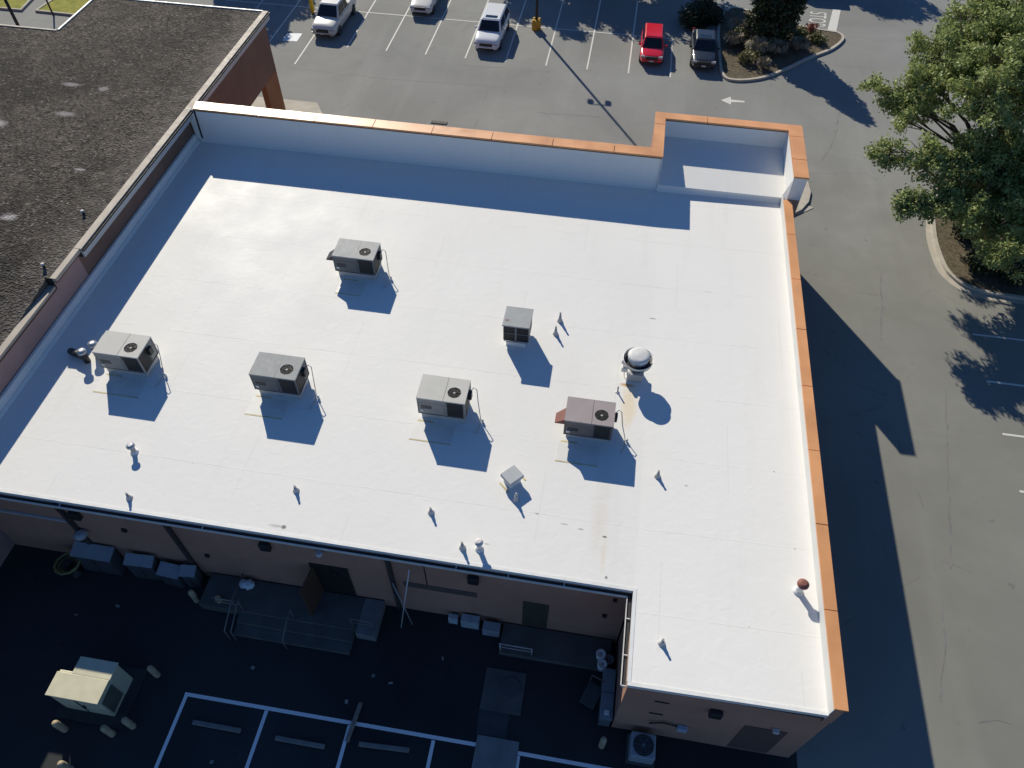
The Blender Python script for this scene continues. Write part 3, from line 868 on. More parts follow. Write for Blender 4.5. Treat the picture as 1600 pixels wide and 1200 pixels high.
# ================================================================ ROOFTOP EQUIPMENT
def rooftop_unit(name, loc, label, w, d, h, top_mat, side_mat, hood=None, turn=0.0, conduit=True, big_side=False, curb=0.36):
    e = empty(name, loc, label, 'air conditioner', turn, 'packaged air conditioners on the white roof')
    # origin at the front left foot of the unit
    MB().bev(0.10, w - 0.06, 0.08, d - 0.08, -0.06, curb - 0.02, 0.03).build('curb', M_CURB, e)
    MB().box(0.05, w - 0.02, 0.04, d - 0.04, curb - 0.04, curb).build('base_rail', M_DARK, e)
    body = MB().bev(0.04, w - 0.04, 0.04, d - 0.04, curb, h - 0.035, 0.012).build('cabinet', side_mat, e)
    # lid with a hole look: rim plate pieces around the fan
    fx, fy, fr = w * 0.735, d * 0.40, 0.255
    lid = MB()
    n = 40
    ring = [(fx + fr * math.cos(2 * PI * k / n), fy + fr * math.sin(2 * PI * k / n)) for k in range(n)]
    outer = []
    for k in range(n):
        c, s = math.cos(2 * PI * k / n), math.sin(2 * PI * k / n)
        t = min(((w - fx) / c if c > 1e-6 else (-fx / c if c < -1e-6 else 1e9)), ((d - fy) / s if s > 1e-6 else (-fy / s if s < -1e-6 else 1e9)))
        outer.append((fx + t * c, fy + t * s))
    for cx, cy in ((0, 0), (w, 0), (w, d), (0, d)):
        k = min(range(n), key=lambda q: (outer[q][0] - cx) ** 2 + (outer[q][1] - cy) ** 2)
        outer[k] = (cx, cy)
    vs = [(x, y, h) for x, y in ring] + [(x, y, h) for x, y in outer] + [(x, y, h - 0.06) for x, y in outer] + [(x, y, h - 0.22) for x, y in ring]
    fs = []
    for k in range(n):
        j = (k + 1) % n
        fs += [(k, n + k, n + j, j), (n + k, 2 * n + k, 2 * n + j, n + j), (k, j, 3 * n + j, 3 * n + k)]
    lid.add(vs, fs)
    top = lid.build('top_panel', top_mat, e)
    MB().box(w * 0.545, w * 0.552, 0.004, d - 0.004, h + 0.0005, h + 0.004).build('lid_seam', M_DARK, e)
    for px, py in ((0.03, 0.03), (w - 0.03, 0.03), (w - 0.03, d - 0.03)):
        MB().box(px - 0.022, px + 0.022, py - 0.022, py + 0.022, curb, h - 0.062).build('corner_post', side_mat, e)
    lv = MB()
    for q in range(4):
        lv.box(0.14, w * 0.30, 0.008, 0.017, h - 0.62 + q * 0.055, h - 0.60 + q * 0.055)
    lv.build('louvre', M_DARK, e)
    MB().lathe([(fr - 0.003, h - 0.033), (fr - 0.004, h - 0.030)], fx, fy, 32).build('fan_well', M_BLACK, e)
    bl = MB()
    for k in range(4):
        a = k * PI / 2 + 0.4
        ca, sa = math.cos(a), math.sin(a)
        bl.add([(fx + 0.05 * ca - 0.03 * sa, fy + 0.05 * sa + 0.03 * ca, h - 0.022), (fx + 0.22 * ca - 0.10 * sa, fy + 0.22 * sa + 0.10 * ca, h - 0.026),
                (fx + 0.22 * ca + 0.06 * sa, fy + 0.22 * sa - 0.06 * ca, h - 0.012), (fx + 0.05 * ca + 0.03 * sa, fy + 0.05 * sa - 0.03 * ca, h - 0.02)], [(0, 1, 2, 3)])
    bl.lathe([(0.06, h - 0.028), (0.06, h - 0.012)], fx, fy, 12)
    bl.build('fan_blades', M_BLACK, e)
    MB().lathe([(0.05, h - 0.011), (0.045, h - 0.002)], fx, fy, 10).build('fan_hub', M_PIPE, e)
    gd = MB()
    for rr in (0.13, 0.21):
        gd.tube([(fx + rr * math.cos(2 * PI * k / 24), fy + rr * math.sin(2 * PI * k / 24), h + 0.006) for k in range(25)], 0.006, 4)
    for k in range(8):
        a = k * PI / 4
        gd.tube([(fx + 0.05 * math.cos(a), fy + 0.05 * math.sin(a), h + 0.008), (fx + (fr + 0.015) * math.cos(a), fy + (fr + 0.015) * math.sin(a), h + 0.008)], 0.006, 4)
    gd.build('fan_guard', M_BLACK, e)
    # front: panels on the left, coil on the right; right-hand end: coil and service panel
    MB().box(0.06, w * 0.56, 0.018, 0.038, curb + 0.05, h - 0.30).build('access_panel', side_mat, e)
    MB().box(0.06, w * 0.60, 0.006, 0.038, h - 0.27, h - 0.07).build('access_panel', side_mat, e)
    MB().box(w * 0.62, w - 0.10, 0.02, 0.038, curb + 0.05, h - 0.08).build('coil', M_COIL, e)
    MB().box(w - 0.038, w - 0.02, 0.10, d * 0.55, curb + 0.05, h - 0.08).build('coil', M_COIL, e)
    MB().box(w - 0.038, w - 0.012, d * 0.60, d - 0.10, curb + 0.05, h - 0.10).build('service_panel', side_mat, e)
    MB().bev(w - 0.03, w + 0.12, d * 0.52, d * 0.72, h - 0.52, h - 0.18, 0.02).build('disconnect_box', M_DARK, e)
    MB().bev(0.10, 0.24, -0.012, 0.03, curb + 0.16, curb + 0.27, 0.008).build('data_plate', M_PALE, e)
    if hood:
        # sloping rain hood on the left end
        hy0, hy1 = 0.12, 0.62 * d
        MB().add([(0.03, hy0, h - 0.12), (0.03, hy1, h - 0.12), (-0.36, hy0, h - 0.38), (-0.36, hy1 - 0.15, h - 0.38), (0.03, hy0, h - 0.42), (0.03, hy1, h - 0.42), (-0.36, hy0, h - 0.42), (-0.36, hy1 - 0.15, h - 0.42)],
                 [(0, 2, 3, 1), (2, 6, 7, 3), (0, 4, 6, 2), (1, 3, 7, 5), (4, 5, 7, 6)]).build('rain_hood', hood, e)
    if conduit:
        x0 = w + 0.02
        MB().tube([(x0, d * 0.80, h - 0.40), (x0 + 0.12, d * 0.86, h - 0.22), (x0 + 0.24, d * 0.84, h - 0.30), (x0 + 0.34, d * 0.60, h - 0.75), (x0 + 0.50, d * 0.25, 0.12), (x0 + 0.50, -0.05 * d, 0.05), (x0 + 0.40, -0.30 * d, 0.03)], 0.017, 6).build('conduit', M_CONDUIT, e)
        MB().lathe([(0.05, 0), (0.05, 0.14), (0.02, 0.16)], x0 + 0.58, d * 0.22, 8).build('pipe_stub', M_WHITEM, e)
    return e


MT = lambda n, c: paint(n, c, 0.6, 0.06, 2.5, spec=0.2, dirt=0.15)
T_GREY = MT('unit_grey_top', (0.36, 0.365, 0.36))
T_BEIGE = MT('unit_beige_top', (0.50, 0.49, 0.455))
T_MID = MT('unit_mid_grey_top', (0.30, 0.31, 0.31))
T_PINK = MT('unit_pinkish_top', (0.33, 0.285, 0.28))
S_GREY = MT('unit_grey_shaded_side', (0.15, 0.155, 0.155))  # sides are darker copies of the top tones, shade put into the colour
S_LIGHT = MT('unit_light_shaded_side', (0.30, 0.29, 0.265))
S_PINK = MT('unit_pinkish_shaded_side', (0.17, 0.145, 0.14))
M_RED = paint('red_oxide_hood', (0.21, 0.075, 0.055), 0.7, 0.15, 3)
rooftop_unit('rooftop_unit', (-11.72, 23.79, roof_z(24.3)), 'grey rooftop unit with a dark side hood, alone nearest the front parapet', 1.88, 1.18, 1.27, T_GREY, S_GREY, M_DARK)
rooftop_unit('rooftop_unit', (-19.24, 16.78, roof_z(17.3)), 'pale beige rooftop unit nearest the gravel-roofed building, half in its shadow', 1.90, 1.17, 1.31, T_BEIGE, S_LIGHT)
rooftop_unit('rooftop_unit', (-12.78, 16.75, roof_z(17.3)), 'mid-grey rooftop unit between the pale beige and off-white units', 1.86, 1.16, 1.31, T_MID, S_GREY)
rooftop_unit('rooftop_unit', (-6.17, 16.70, roof_z(17.3)), 'off-white rooftop unit between the mid-grey one and the pinkish one', 1.87, 1.17, 1.33, T_BEIGE, S_LIGHT)
rooftop_unit('rooftop_unit', (-0.55, 16.72, roof_z(17.3)), 'pinkish-grey rooftop unit with a red-brown side hood', 1.83, 1.14, 1.16, T_PINK, S_PINK, M_RED, curb=0.26)

# small box unit without a fan
e = empty('makeup_air_unit', (-3.62, 20.93, roof_z(21.4)), 'small fanless grey box unit with rust spots and barred open front', 'ventilation unit')
MB().box(0.15, 0.98, 0.10, 1.0, -0.05, 0.2).build('curb', M_WHITEM, e)
MB().box(0.06, 1.06, 0.12, 1.08, 0.2, 0.28).build('base_rail', M_GALV, e)
MB().bev(0.03, 1.10, 0.12, 1.10, 0.28, 1.22, 0.012).build('cabinet', S_GREY, e)
_tp = NT('rust_spotted_top', 0.45, 0.4)
_tp.color(_tp.mix(_tp.math('MULTIPLY', _tp.spot(-3.45, 21.25, 0.16, 0.12, _tp.noise(6), 0.3), 0.8), _tp.mix(_tp.map(_tp.noise(2.5), 0.3, 0.7), (0.27, 0.285, 0.29), (0.32, 0.33, 0.335)), (0.16, 0.09, 0.07)))
MB().bev(0.0, 1.14, 0.0, 1.13, 1.22, 1.28, 0.012).build('top_panel', _tp.mat, e)
MB().box(0.06, 1.07, 0.095, 0.118, 0.32, 1.18).build('filter_opening', M_BLACK, e)
MB().box(0.52, 0.60, 0.07, 0.094, 0.30, 1.2).build('mullion', S_GREY, e)
MB().box(0.06, 1.07, 0.075, 0.094, 0.74, 0.775).build('crossbar', S_GREY, e)
MB().box(0.06, 1.07, 0.07, 0.094, 0.285, 0.33).build('crossbar', M_GALV, e)

# upblast kitchen exhaust fan
e = empty('exhaust_fan', (1.98, 20.25, roof_z(20.2)), 'silver mushroom-shaped kitchen exhaust fan above an orange grease stain', 'exhaust fan')
MB().bev(-0.32, 0.28, -0.32, 0.28, -0.06, 0.40, 0.02).build('curb', M_CURB, e)
MB().bev(-0.36, 0.32, -0.36, 0.32, 0.40, 0.46, 0.012).build('curb_cap', M_GALV, e)
MB().lathe([(0.24, 0.43), (0.26, 0.60), (0.34, 0.72)], 0, 0, 28).build('venturi', M_GALV, e)
MB().lathe([(0.34, 0.78), (0.50, 0.86), (0.585, 0.97), (0.60, 1.10), (0.585, 1.105), (0.57, 0.99), (0.49, 0.90), (0.34, 0.82)], 0, 0, 48, cap=False).build('wind_band', M_GALV, e)
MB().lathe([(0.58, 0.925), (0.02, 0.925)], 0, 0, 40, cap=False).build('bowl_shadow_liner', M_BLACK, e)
MB().lathe([(0.40, 0.93), (0.42, 1.22)], 0, 0, 40).build('motor_housing', M_GALV, e)
MB().lathe([(0.425, 1.22), (0.435, 1.27), (0.41, 1.31), (0.28, 1.34), (0.0, 1.355)], 0, 0, 40, cap=False).build('motor_cap', M_ALU, e)
for k in range(4):
    a = k * PI / 2 + 0.6
    MB().tube([(0.30 * math.cos(a), 0.30 * math.sin(a), 0.62), (0.50 * math.cos(a), 0.50 * math.sin(a), 0.92)], 0.02, 6).build('strut', M_DARK, e)
MB().bev(-0.58, -0.36, -0.12, 0.10, 0.28, 0.52, 0.02).build('grease_box', M_PALE, e)
MB().bev(-0.62, -0.50, 0.02, 0.14, 0.62, 0.80, 0.02).build('disconnect_switch', M_PALE, e)
MB().tube([(-0.55, 0.08, 0.64), (-0.48, 0.02, 0.40), (-0.42, -0.1, 0.02)], 0.018, 6).build('conduit', M_CONDUIT, e)

# small turned box vent
e = empty('box_vent', (-2.14, 14.52, roof_z(14.5)), 'small square grey box vent set at an angle beside yellow sealant', 'vent', math.radians(48))
MB().bev(-0.24, 0.24, -0.22, 0.22, -0.05, 0.18, 0.015).build('curb', M_WHITEM, e)
MB().box(-0.24, 0.24, -0.22, 0.22, 0.18, 0.29).build('throat', M_DARK, e)
MB().bev(-0.32, 0.32, -0.29, 0.29, 0.29, 0.47, 0.015).build('hood', MT('vent_grey_top', (0.42, 0.435, 0.44)), e)
for xx in (-0.42, 0.38):
    MB().box(xx, xx + 0.06, -0.28, 0.24, -0.03, 0.012).build('sealant_line', M_YSEAL, e)
# pipe standing in front of the box vent
e = empty('vent_stack', (-1.88, 13.78, roof_z(13.8)), 'white plumbing vent standing in the shadow of the angled box vent', 'vent pipe', group='plumbing vents on the white roof')
MB().lathe([(0.13, -0.02), (0.12, 0.03), (0.065, 0.16), (0.055, 0.30)], 0, 0, 14).build('boot', M_BOOT, e)
MB().lathe([(0.04, 0.28), (0.04, 0.45)], 0, 0, 12).build('pipe', M_PIPE, e)
proto = e
VENTS = [
    (-1.40, 22.78, 0.52, 'taller grey plumbing vent right of the small fanless box unit'),
    (-1.49, 22.0, 0.46, 'second grey plumbing vent, nearer the camera of the pair by the fanless box unit'),
    (-15.56, 11.55, 0.34, 'short white plumbing vent close to the left part of the rear roof edge'),
    (-9.78, 12.83, 0.34, 'short white plumbing vent standing alone in front of the mid-grey unit'),
    (-4.77, 12.77, 0.33, 'short white plumbing vent standing in front of the off-white unit'),
    (-3.40, 11.62, 0.40, 'plain plumbing vent at the rear roof edge beside the capped vent'),
    (3.10, 15.6, 0.38, 'small plumbing vent right of the pinkish unit on open roof'),
    (3.50, 9.40, 0.34, 'small plumbing vent on the projecting rear corner of the white roof'),
]
for x, y, h, lab in VENTS:
    c = copy_tree(proto, (x, y, roof_z(y, x)), label=lab)
    c.scale = (1, 1, h / 0.45)


def capped_vent(x, y, h, label, cap_mat, pipe_mat, r=0.11, cr=0.2, lean=False):
    e = empty('capped_vent', (x, y, roof_z(y, x)), label, 'vent pipe')
    MB().lathe([(r + 0.07, -0.02), (r + 0.06, 0.03), (r, 0.12)], 0, 0, 16).build('boot', M_WHITEM, e)
    MB().lathe([(r, 0.1), (r, h * 0.72)], 0, 0, 16).build('flue', pipe_mat, e)
    MB().lathe([(r * 0.55, h * 0.72), (r * 0.55, h * 0.82)], 0, 0, 12).build('collar', M_DARK, e)
    MB().lathe([(cr, h * 0.80), (cr, h * 0.88), (cr * 0.45, h)], 0, 0, 18).build('cap', cap_mat, e)
    return e


capped_vent(-16.30, 13.42, 0.48, 'grey mushroom-capped vent in front of the pale beige unit', M_GALV, M_PIPE, 0.09, 0.16)
capped_vent(-2.82, 11.68, 0.56, 'white conical-capped vent at the rear roof edge', M_PALE, M_PALE, 0.09, 0.15)
capped_vent(7.84, 11.80, 0.66, 'white vent with a rusty red-brown cap near the right parapet', M_RED, M_WHITEM, 0.11, 0.19)
# dark flue pair behind the pale unit
e = empty('flue_pair', (-20.25, 17.25, roof_z(17.2)), 'pair of dark pipes with silver caps in shade left of the pale beige unit', 'flue')
for dx, dy in ((0.0, 0.0), (0.22, 0.45)):
    MB().lathe([(0.13, -0.02), (0.12, 0.55)], dx, dy, 14).build('pipe', M_DARK, e)
    MB().lathe([(0.19, 0.55), (0.19, 0.64), (0.06, 0.70)], dx, dy, 14).build('cap', M_GALV, e)
MB().tube([(0, 0, 0.3), (-0.4, 0.1, 0.28), (-0.85, 0.3, 0.14)], 0.15, 10).build('elbow', M_DARK, e)

# thin steel gas line crumb: small stand-off pipe near fan
e = empty('pipe_stub', (1.35, 19.3, roof_z(19.3)), 'thin grey pipe stub standing behind the pinkish unit', 'vent pipe')
MB().lathe([(0.03, -0.02), (0.03, 0.35)], 0, 0, 10).build('pipe', M_PIPE, e)
MB().lathe([(0.10, -0.01), (0.05, 0.06)], 0, 0, 10).build('boot', M_WHITEM, e)

# ================================================================ REAR YARD
e = empty('loading_dock', (-10, 10, 0), 'dark concrete loading dock with wide steps and thin handrails', 'loading dock')


def dpart(mb, name, mat):
    o = mb.build(name, mat, e)
    o.location = (10, -10, 0)
    return o


dpart(MB().box(-13.6, -7.3, 9.75, 11.03, 0, 0.5), 'platform', M_CONCD)
dpart(MB().box(-7.295, -6.55, 9.62, 11.03, 0, 0.52), 'platform', paint('mid_concrete', (0.17, 0.175, 0.175), 0.9, 0.2, 2))
dpart(MB().box(-11.95, -7.4, 9.35, 9.745, 0, 0.36), 'step', M_CONCD)
dpart(MB().box(-11.95, -7.4, 8.95, 9.345, 0, 0.19), 'step', M_CONCD)
M_RAIL = paint('grey_handrail', (0.16, 0.15, 0.14), 0.5)
for xx in (-12.0, -11.75):
    dpart(MB().tube([(xx, 10.9 if xx < -11.9 else 9.9, 1.4), (xx, 9.75, 1.4), (xx, 8.75, 0.95), (xx, 8.75, 0.1)], 0.025, 6).tube([(xx, 9.75, 0.5), (xx, 9.75, 1.4)], 0.025, 6), 'handrail', M_RAIL)
dpart(MB().tube([(-9.75, 9.8, 1.4), (-9.75, 8.75, 0.95), (-9.75, 8.75, 0.05)], 0.025, 6).tube([(-9.75, 9.8, 0.5), (-9.75, 9.8, 1.4)], 0.025, 6), 'handrail', M_RAIL)
dpart(MB().tube([(-7.45, 9.85, 1.3), (-6.65, 9.85, 1.3)], 0.025, 6).tube([(-7.45, 9.85, 0.95), (-6.65, 9.85, 0.95)], 0.02, 6).tube([(-7.45, 9.85, 0.5), (-7.45, 9.85, 1.3)], 0.025, 6).tube([(-6.65, 9.85, 0.5), (-6.65, 9.85, 1.3)], 0.025, 6), 'handrail', M_RAIL)
dpart(MB().tube([(-12.9, 9.85, 1.1), (-12.0, 9.85, 1.1)], 0.025, 6).tube([(-12.9, 9.85, 0.8), (-12.0, 9.85, 0.8)], 0.02, 6), 'handrail', paint('pale_handrail', (0.30, 0.27, 0.22), 0.5))

e2 = empty('concrete_landing', (0, 10.2, 0), 'low concrete landing with a two-bar railing against the rear wall', 'landing')
MB().box(-1.85, 2.3, -0.3, 0.83, 0, 0.3).build('slab', M_CONCD, e2)
MB().tube([(-1.85, -0.25, 1.0), (-0.6, -0.25, 1.0)], 0.028, 6).tube([(-1.85, -0.25, 0.7), (-0.6, -0.25, 0.7)], 0.024, 6).tube([(-1.8, -0.25, 0.3), (-1.8, -0.25, 1.02)], 0.03, 6).tube([(-0.62, -0.25, 0.3), (-0.62, -0.25, 1.02)], 0.03, 6).build('railing', paint('light_railing', (0.38, 0.36, 0.36), 0.5), e2)

# pad-mounted transformer
t = empty('transformer_box', (-15.85, 6.05, 0), 'boxy green-beige pad-mounted transformer with its top catching the sun', 'transformer')
M_TRF = paint('transformer_paint', (0.56, 0.53, 0.38), 0.55, 0.07, 2, dirt=0.15)
MB().box(-1.25, 1.25, -0.95, 1.1, 0, 0.12).build('pad', paint('dark_pad', (0.045, 0.047, 0.047), 0.9, 0.2, 2), t)
MB().bev(-0.95, 0.9, -0.62, 0.25, 0.12, 1.66, 0.03).build('cabinet', M_TRF, t)
MB().bev(-0.99, 0.94, -0.66, 0.16, 1.66, 1.71, 0.015).build('lid', M_TRF, t)
MB().bev(-0.42, 0.92, 0.17, 0.74, 0.12, 1.64, 0.03).build('tank', M_TRF, t)
MB().bev(-0.46, 0.96, 0.165, 0.78, 1.64, 1.70, 0.015).build('lid', M_TRF, t)
MB().box(0.93, 0.96, -0.55, 0.1, 0.4, 1.4).build('cooling_fins', paint('transformer_dark', (0.10, 0.11, 0.09), 0.6), t)
MB().box(-0.03, 0.0, -0.645, -0.625, 0.3, 1.5).build('door_seam', M_DARK, t)
MB().bev(0.05, 0.14, -0.68, -0.62, 0.8, 1.0, 0.01).build('handle', M_DARK, t)

# bollards
b = empty('bollard', (-16.54, 4.76, 0), 'cream concrete bollard with a sunlit top by the front left of the transformer', 'bollard', group='cream bollards in the rear yard')
MB().lathe([(0.115, -0.1), (0.115, 0.76), (0.10, 0.82), (0.06, 0.86), (0.0, 0.87)], 0, 0, 18, cap=False).build('post', M_CREAM, b)
for x, y, lab in ((-14.82, 4.89, 'cream concrete bollard at the front, middle of three below the transformer'), (-14.23, 5.25, 'cream concrete bollard at the front right corner of the transformer'),
                  (-14.18, 7.07, 'cream concrete bollard behind the right side of the transformer'), (-13.95, 10.04, 'thin cream bollard standing left of the loading dock rail'),
                  (-12.85, 10.0, 'cream bollard touching the end of the loading dock rail'), (-15.67, 3.6, 'cream bollard cut by the bottom edge of the picture'),
                  (2.27, 7.34, 'yellowish bollard between the rear wall corner and the condenser unit')):
    copy_tree(b, (x, y, 0 if y < 9.9 or x < -13.7 else 0.0), label=lab)

# wheel stops
ws = MB().bev(-0.9, 0.9, -0.08, 0.08, 0.0, 0.12, 0.03).build('wheel_stop', paint('weathered_concrete', (0.20, 0.195, 0.18), 0.9, 0.2, 3, dirt=0.4), None, (-11.28, 5.72, 0.002))
tag(ws, 'concrete wheel stop in the leftmost rear parking bay', 'wheel stop', 'wheel stops in the rear bays')
copy_tree(ws, (-8.2, 5.70, 0.002), label='concrete wheel stop in the middle rear parking bay')
copy_tree(ws, (-5.25, 6.03, 0.002), 0.05, 'concrete wheel stop in the rear bay beside the manhole pads')
o = MB().bev(-0.07, 0.07, -0.68, 0.68, 0.0, 0.14, 0.02).build('timber_beam', paint('weathered_timber', (0.24, 0.20, 0.16), 0.85, 0.25, 5), None, (-6.52, 6.66, 0.016), (0, 0, -0.08))
tag(o, 'weathered timber beam lying across a rear parking line', 'beam')

# manhole pads
for (px, py, sx, sy, mx, my, mr, lab, mm) in ((-1.45, 8.6, 1.5, 1.5, -1.2, 8.75, 0.40, 'square concrete pad with a round cover, nearer the building', M_CONCD), (-1.35, 6.0, 1.5, 1.95, -1.3, 5.25, 0.33, 'lighter square concrete pad with a dark round opening at the bottom edge', paint('pad_concrete', (0.20, 0.21, 0.205), 0.9, 0.2, 2, bump=0.3, dirt=0.4))):
    e = empty('manhole_pad', (px, py, 0), lab, 'manhole pad', group='manhole pads in the rear yard')
    MB().box(-sx / 2, sx / 2, -sy / 2, sy / 2, 0.0, 0.05).build('slab', mm, e)
    MB().lathe([(mr, 0.045), (mr, 0.065), (mr - 0.03, 0.07)], mx - px, my - py, 28).build('cover', M_DARK if mr < 0.35 else paint('cover_iron', (0.07, 0.075, 0.075), 0.7), e)
sheet([(-2.15, 6.98), (-1.1, 6.98), (-1.1, 7.85), (-2.2, 7.85)], 0.012, 'asphalt_repair', paint('repair_asphalt', (0.05, 0.055, 0.06), 0.9, 0.2, 3))

# condenser on the ground
e = empty('condenser_unit', (3.63, 7.4, 0), 'square ground-level condenser with a round top fan grille at the rear wall', 'air conditioner')
M_CND = paint('condenser_paint', (0.30, 0.33, 0.36), 0.5, 0.08, 3)
MB().box(-0.5, 0.5, -0.48, 0.48, 0, 0.07).build('pad', M_CONCD, e)
MB().bev(-0.43, 0.43, -0.42, 0.42, 0.07, 0.76, 0.06).build('cabinet', M_CND, e)
MB().lathe([(0.36, 0.762), (0.355, 0.768)], 0, 0, 36).build('fan_well', M_DARK, e)
gd = MB()
for rr in (0.12, 0.2, 0.28, 0.35):
    gd.tube([(rr * math.cos(2 * PI * k / 28), rr * math.sin(2 * PI * k / 28), 0.785) for k in range(29)], 0.008, 4)
for k in range(6):
    a = k * PI / 3
    gd.tube([(0.05 * math.cos(a), 0.05 * math.sin(a), 0.785), (0.37 * math.cos(a), 0.37 * math.sin(a), 0.78)], 0.007, 4)
gd.lathe([(0.06, 0.77), (0.06, 0.795)], 0, 0, 14)
gd.build('fan_guard', paint('blue_grey_grille', (0.12, 0.16, 0.2), 0.5), e)

# drums
e = empty('white_lidded_drum', (1.92, 10.3, 0.3), 'white plastic drum with pale lid, farthest from the camera of three', 'drum', group='plastic drums on the landing')
MB().lathe([(0.15, 0), (0.17, 0.40)], 0, 0, 20).build('drum', M_PALE, e)
MB().lathe([(0.185, 0.40), (0.185, 0.44), (0.13, 0.445), (0.125, 0.43), (0.0, 0.43)], 0, 0, 24, cap=False).build('lid', M_WHITEM, e)
MB().lathe([(0.05, 0.432), (0.05, 0.45)], 0, 0, 14).build('bung', M_PIPE, e)
c = copy_tree(e, (2.0, 9.93, 0.3), label='white plastic drum with pale lid, nearest the camera of three')
c2 = copy_tree(e, (2.24, 10.15, 0.3), label='dull grey drum beside the two white-lidded drums')
for ch in c2.children:
    ch.material_slots[0].link = 'OBJECT'
    ch.material_slots[0].material = paint('dull_grey_plastic', (0.10, 0.10, 0.11), 0.6)
e = empty('long_metal_bin', (2.27, 8.9, 0), 'long narrow slate-grey metal bin along the notch wall', 'bin')
M_SLATE = paint('slate_grey_metal', (0.13, 0.155, 0.175), 0.5, 0.12, 2, dirt=0.3)
MB().bev(-0.2, 0.2, -0.9, 0.82, 0.0, 0.85, 0.02).build('box', M_SLATE, e)
MB().bev(-0.23, 0.23, -0.92, 0.0, 0.85, 0.92, 0.015).bev(-0.23, 0.23, 0.02, 0.85, 0.85, 0.92, 0.015).build('lid', paint('slate_grey_lid', (0.17, 0.20, 0.225), 0.45, 0.12, 3), e)
MB().bev(-0.08, 0.1, -0.78, -0.62, 0.92, 0.97, 0.01).build('latch', M_PALE, e)
e = empty('hand_cart', (1.72, 8.85, 0), 'dark hand cart tilted beside the long metal bin', 'cart', -0.35)
MB().bev(-0.28, 0.28, -0.42, 0.42, 0.42, 0.50, 0.015).build('deck', paint('dark_deck', (0.05, 0.055, 0.06), 0.6, 0.2, 4), e)
for x in (-0.22, 0.22):
    for y in (-0.34, 0.34):
        MB().lathe([(0.035, 0.0), (0.035, 0.42)], x, y, 8).build('leg', M_DARK, e)
MB().tube([(-0.25, 0.44, 0.5), (-0.25, 0.5, 0.95), (0.25, 0.5, 0.95), (0.25, 0.44, 0.5)], 0.02, 6).build('handle', M_RAIL, e)

# pale cabinets along the left of the rear wall
M_CAB = paint('pale_blue_grey_cabinet', (0.25, 0.28, 0.31), 0.45, 0.1, 2, dirt=0.2)  # lid tone lowered along with the yard to deepen its shade
CAB = [(-18.9, -17.3, 10.5, 11.0, 1.45, 'wide pale cabinet at the left end of the rear wall, under the corner wall light'), (-16.75, -15.65, 10.6, 10.98, 1.35, 'pale cabinet in the middle of the row on the left rear wall'),
       (-15.45, -14.6, 10.5, 10.95, 1.05, 'narrow pale cabinet right of the middle one on the rear wall'), (-14.5, -13.95, 10.62, 10.98, 1.2, 'smallest pale cabinet beside the second downpipe')]
for (x0, x1, y0, y1, h, lab), tw in zip(CAB, (0.0, 0.05, -0.06, 0.10)):
    e = empty('utility_cabinet', ((x0 + x1) / 2, (y0 + y1) / 2 - abs(tw), 0), lab, 'cabinet', tw, group='pale cabinets along the rear wall')
    hw, hd = (x1 - x0) / 2, (y1 - y0) / 2
    MB().bev(-hw, hw, -hd, hd, 0.05, h - 0.05, 0.015).build('box', paint('cabinet_side', (0.07, 0.075, 0.08), 0.5), e)
    MB().add([(-hw - 0.03, -hd - 0.04, h - 0.1), (hw + 0.03, -hd - 0.04, h - 0.1), (hw + 0.03, hd, h + 0.08), (-hw - 0.03, hd, h + 0.08), (-hw - 0.03, -hd - 0.04, h - 0.06), (hw + 0.03, -hd - 0.04, h - 0.06), (hw + 0.03, hd, h + 0.12), (-hw - 0.03, hd, h + 0.12)],
             [(0, 3, 2, 1), (4, 5, 6, 7), (0, 1, 5, 4), (1, 2, 6, 5), (2, 3, 7, 6), (3, 0, 4, 7)]).build('sloping_lid', M_CAB, e)
    MB().box(-0.01, 0.01, -hd - 0.012, -hd - 0.002, 0.15, h - 0.15).build('door_seam', M_DARK, e)
e = empty('barrel_light', (-18.1, 10.85, 2.6), 'pale rounded lamp housing on the rear wall above the wide cabinet', 'wall lamp')
MB().lathe([(0.05, -0.12), (0.22, -0.06), (0.26, 0.08), (0.10, 0.16)], 0, 0, 16).build('housing', paint('lamp_housing', (0.33, 0.34, 0.36), 0.5), e)
MB().box(-0.05, 0.05, 0.05, 0.24, -0.05, 0.05).build('bracket', M_DARK, e)
e = empty('hose_reel', (-19.2, 10.35, 0), 'dull yellow hose reel on the ground by the left end of the rear wall', 'hose reel')
hz = MB()
hz.tube([((0.26 + 0.008 * k) * math.cos(k * 0.6), (0.26 + 0.008 * k) * math.sin(k * 0.6), 0.55 + 0.012 * k) for k in range(34)], 0.05, 6)
hz.build('hose', paint('dull_yellow_hose', (0.22, 0.20, 0.07), 0.6), e)
MB().lathe([(0.3, 0.0), (0.22, 0.1), (0.1, 0.15), (0.1, 0.9), (0.2, 0.95)], 0, 0, 14).build('spool', M_DARK, e)
# three boxes against the wall
BX = [(-3.8, 11.0, 0.36, 0.20, 0.5, 'smallest of three pale boxes at the rear wall, left end', 0.45), (-3.12, 10.98, 0.70, 0.30, 0.62, 'pale box in the middle of three at the rear wall', 0.38), (-2.27, 10.84, 0.66, 0.36, 0.55, 'grey-blue box at the right end of three at the rear wall', 0.30)]
for x, y, w, dd, h, lab, alb in BX:
    e = empty('supply_box', (x, y - 0.12, 0), lab, 'box', group='pale boxes by the rear wall')
    MB().bev(-w / 2, w / 2, -dd / 2, dd / 2, 0, h, 0.012).build('carton', paint('carton_%d' % int(alb * 100), (alb * 0.9, alb, alb * 1.08), 0.6, 0.12, 5), e)
    MB().box(-0.02, 0.02, -dd / 2 - 0.002, dd / 2 + 0.002, h - 0.1, h + 0.004).build('tape', M_PIPE, e)
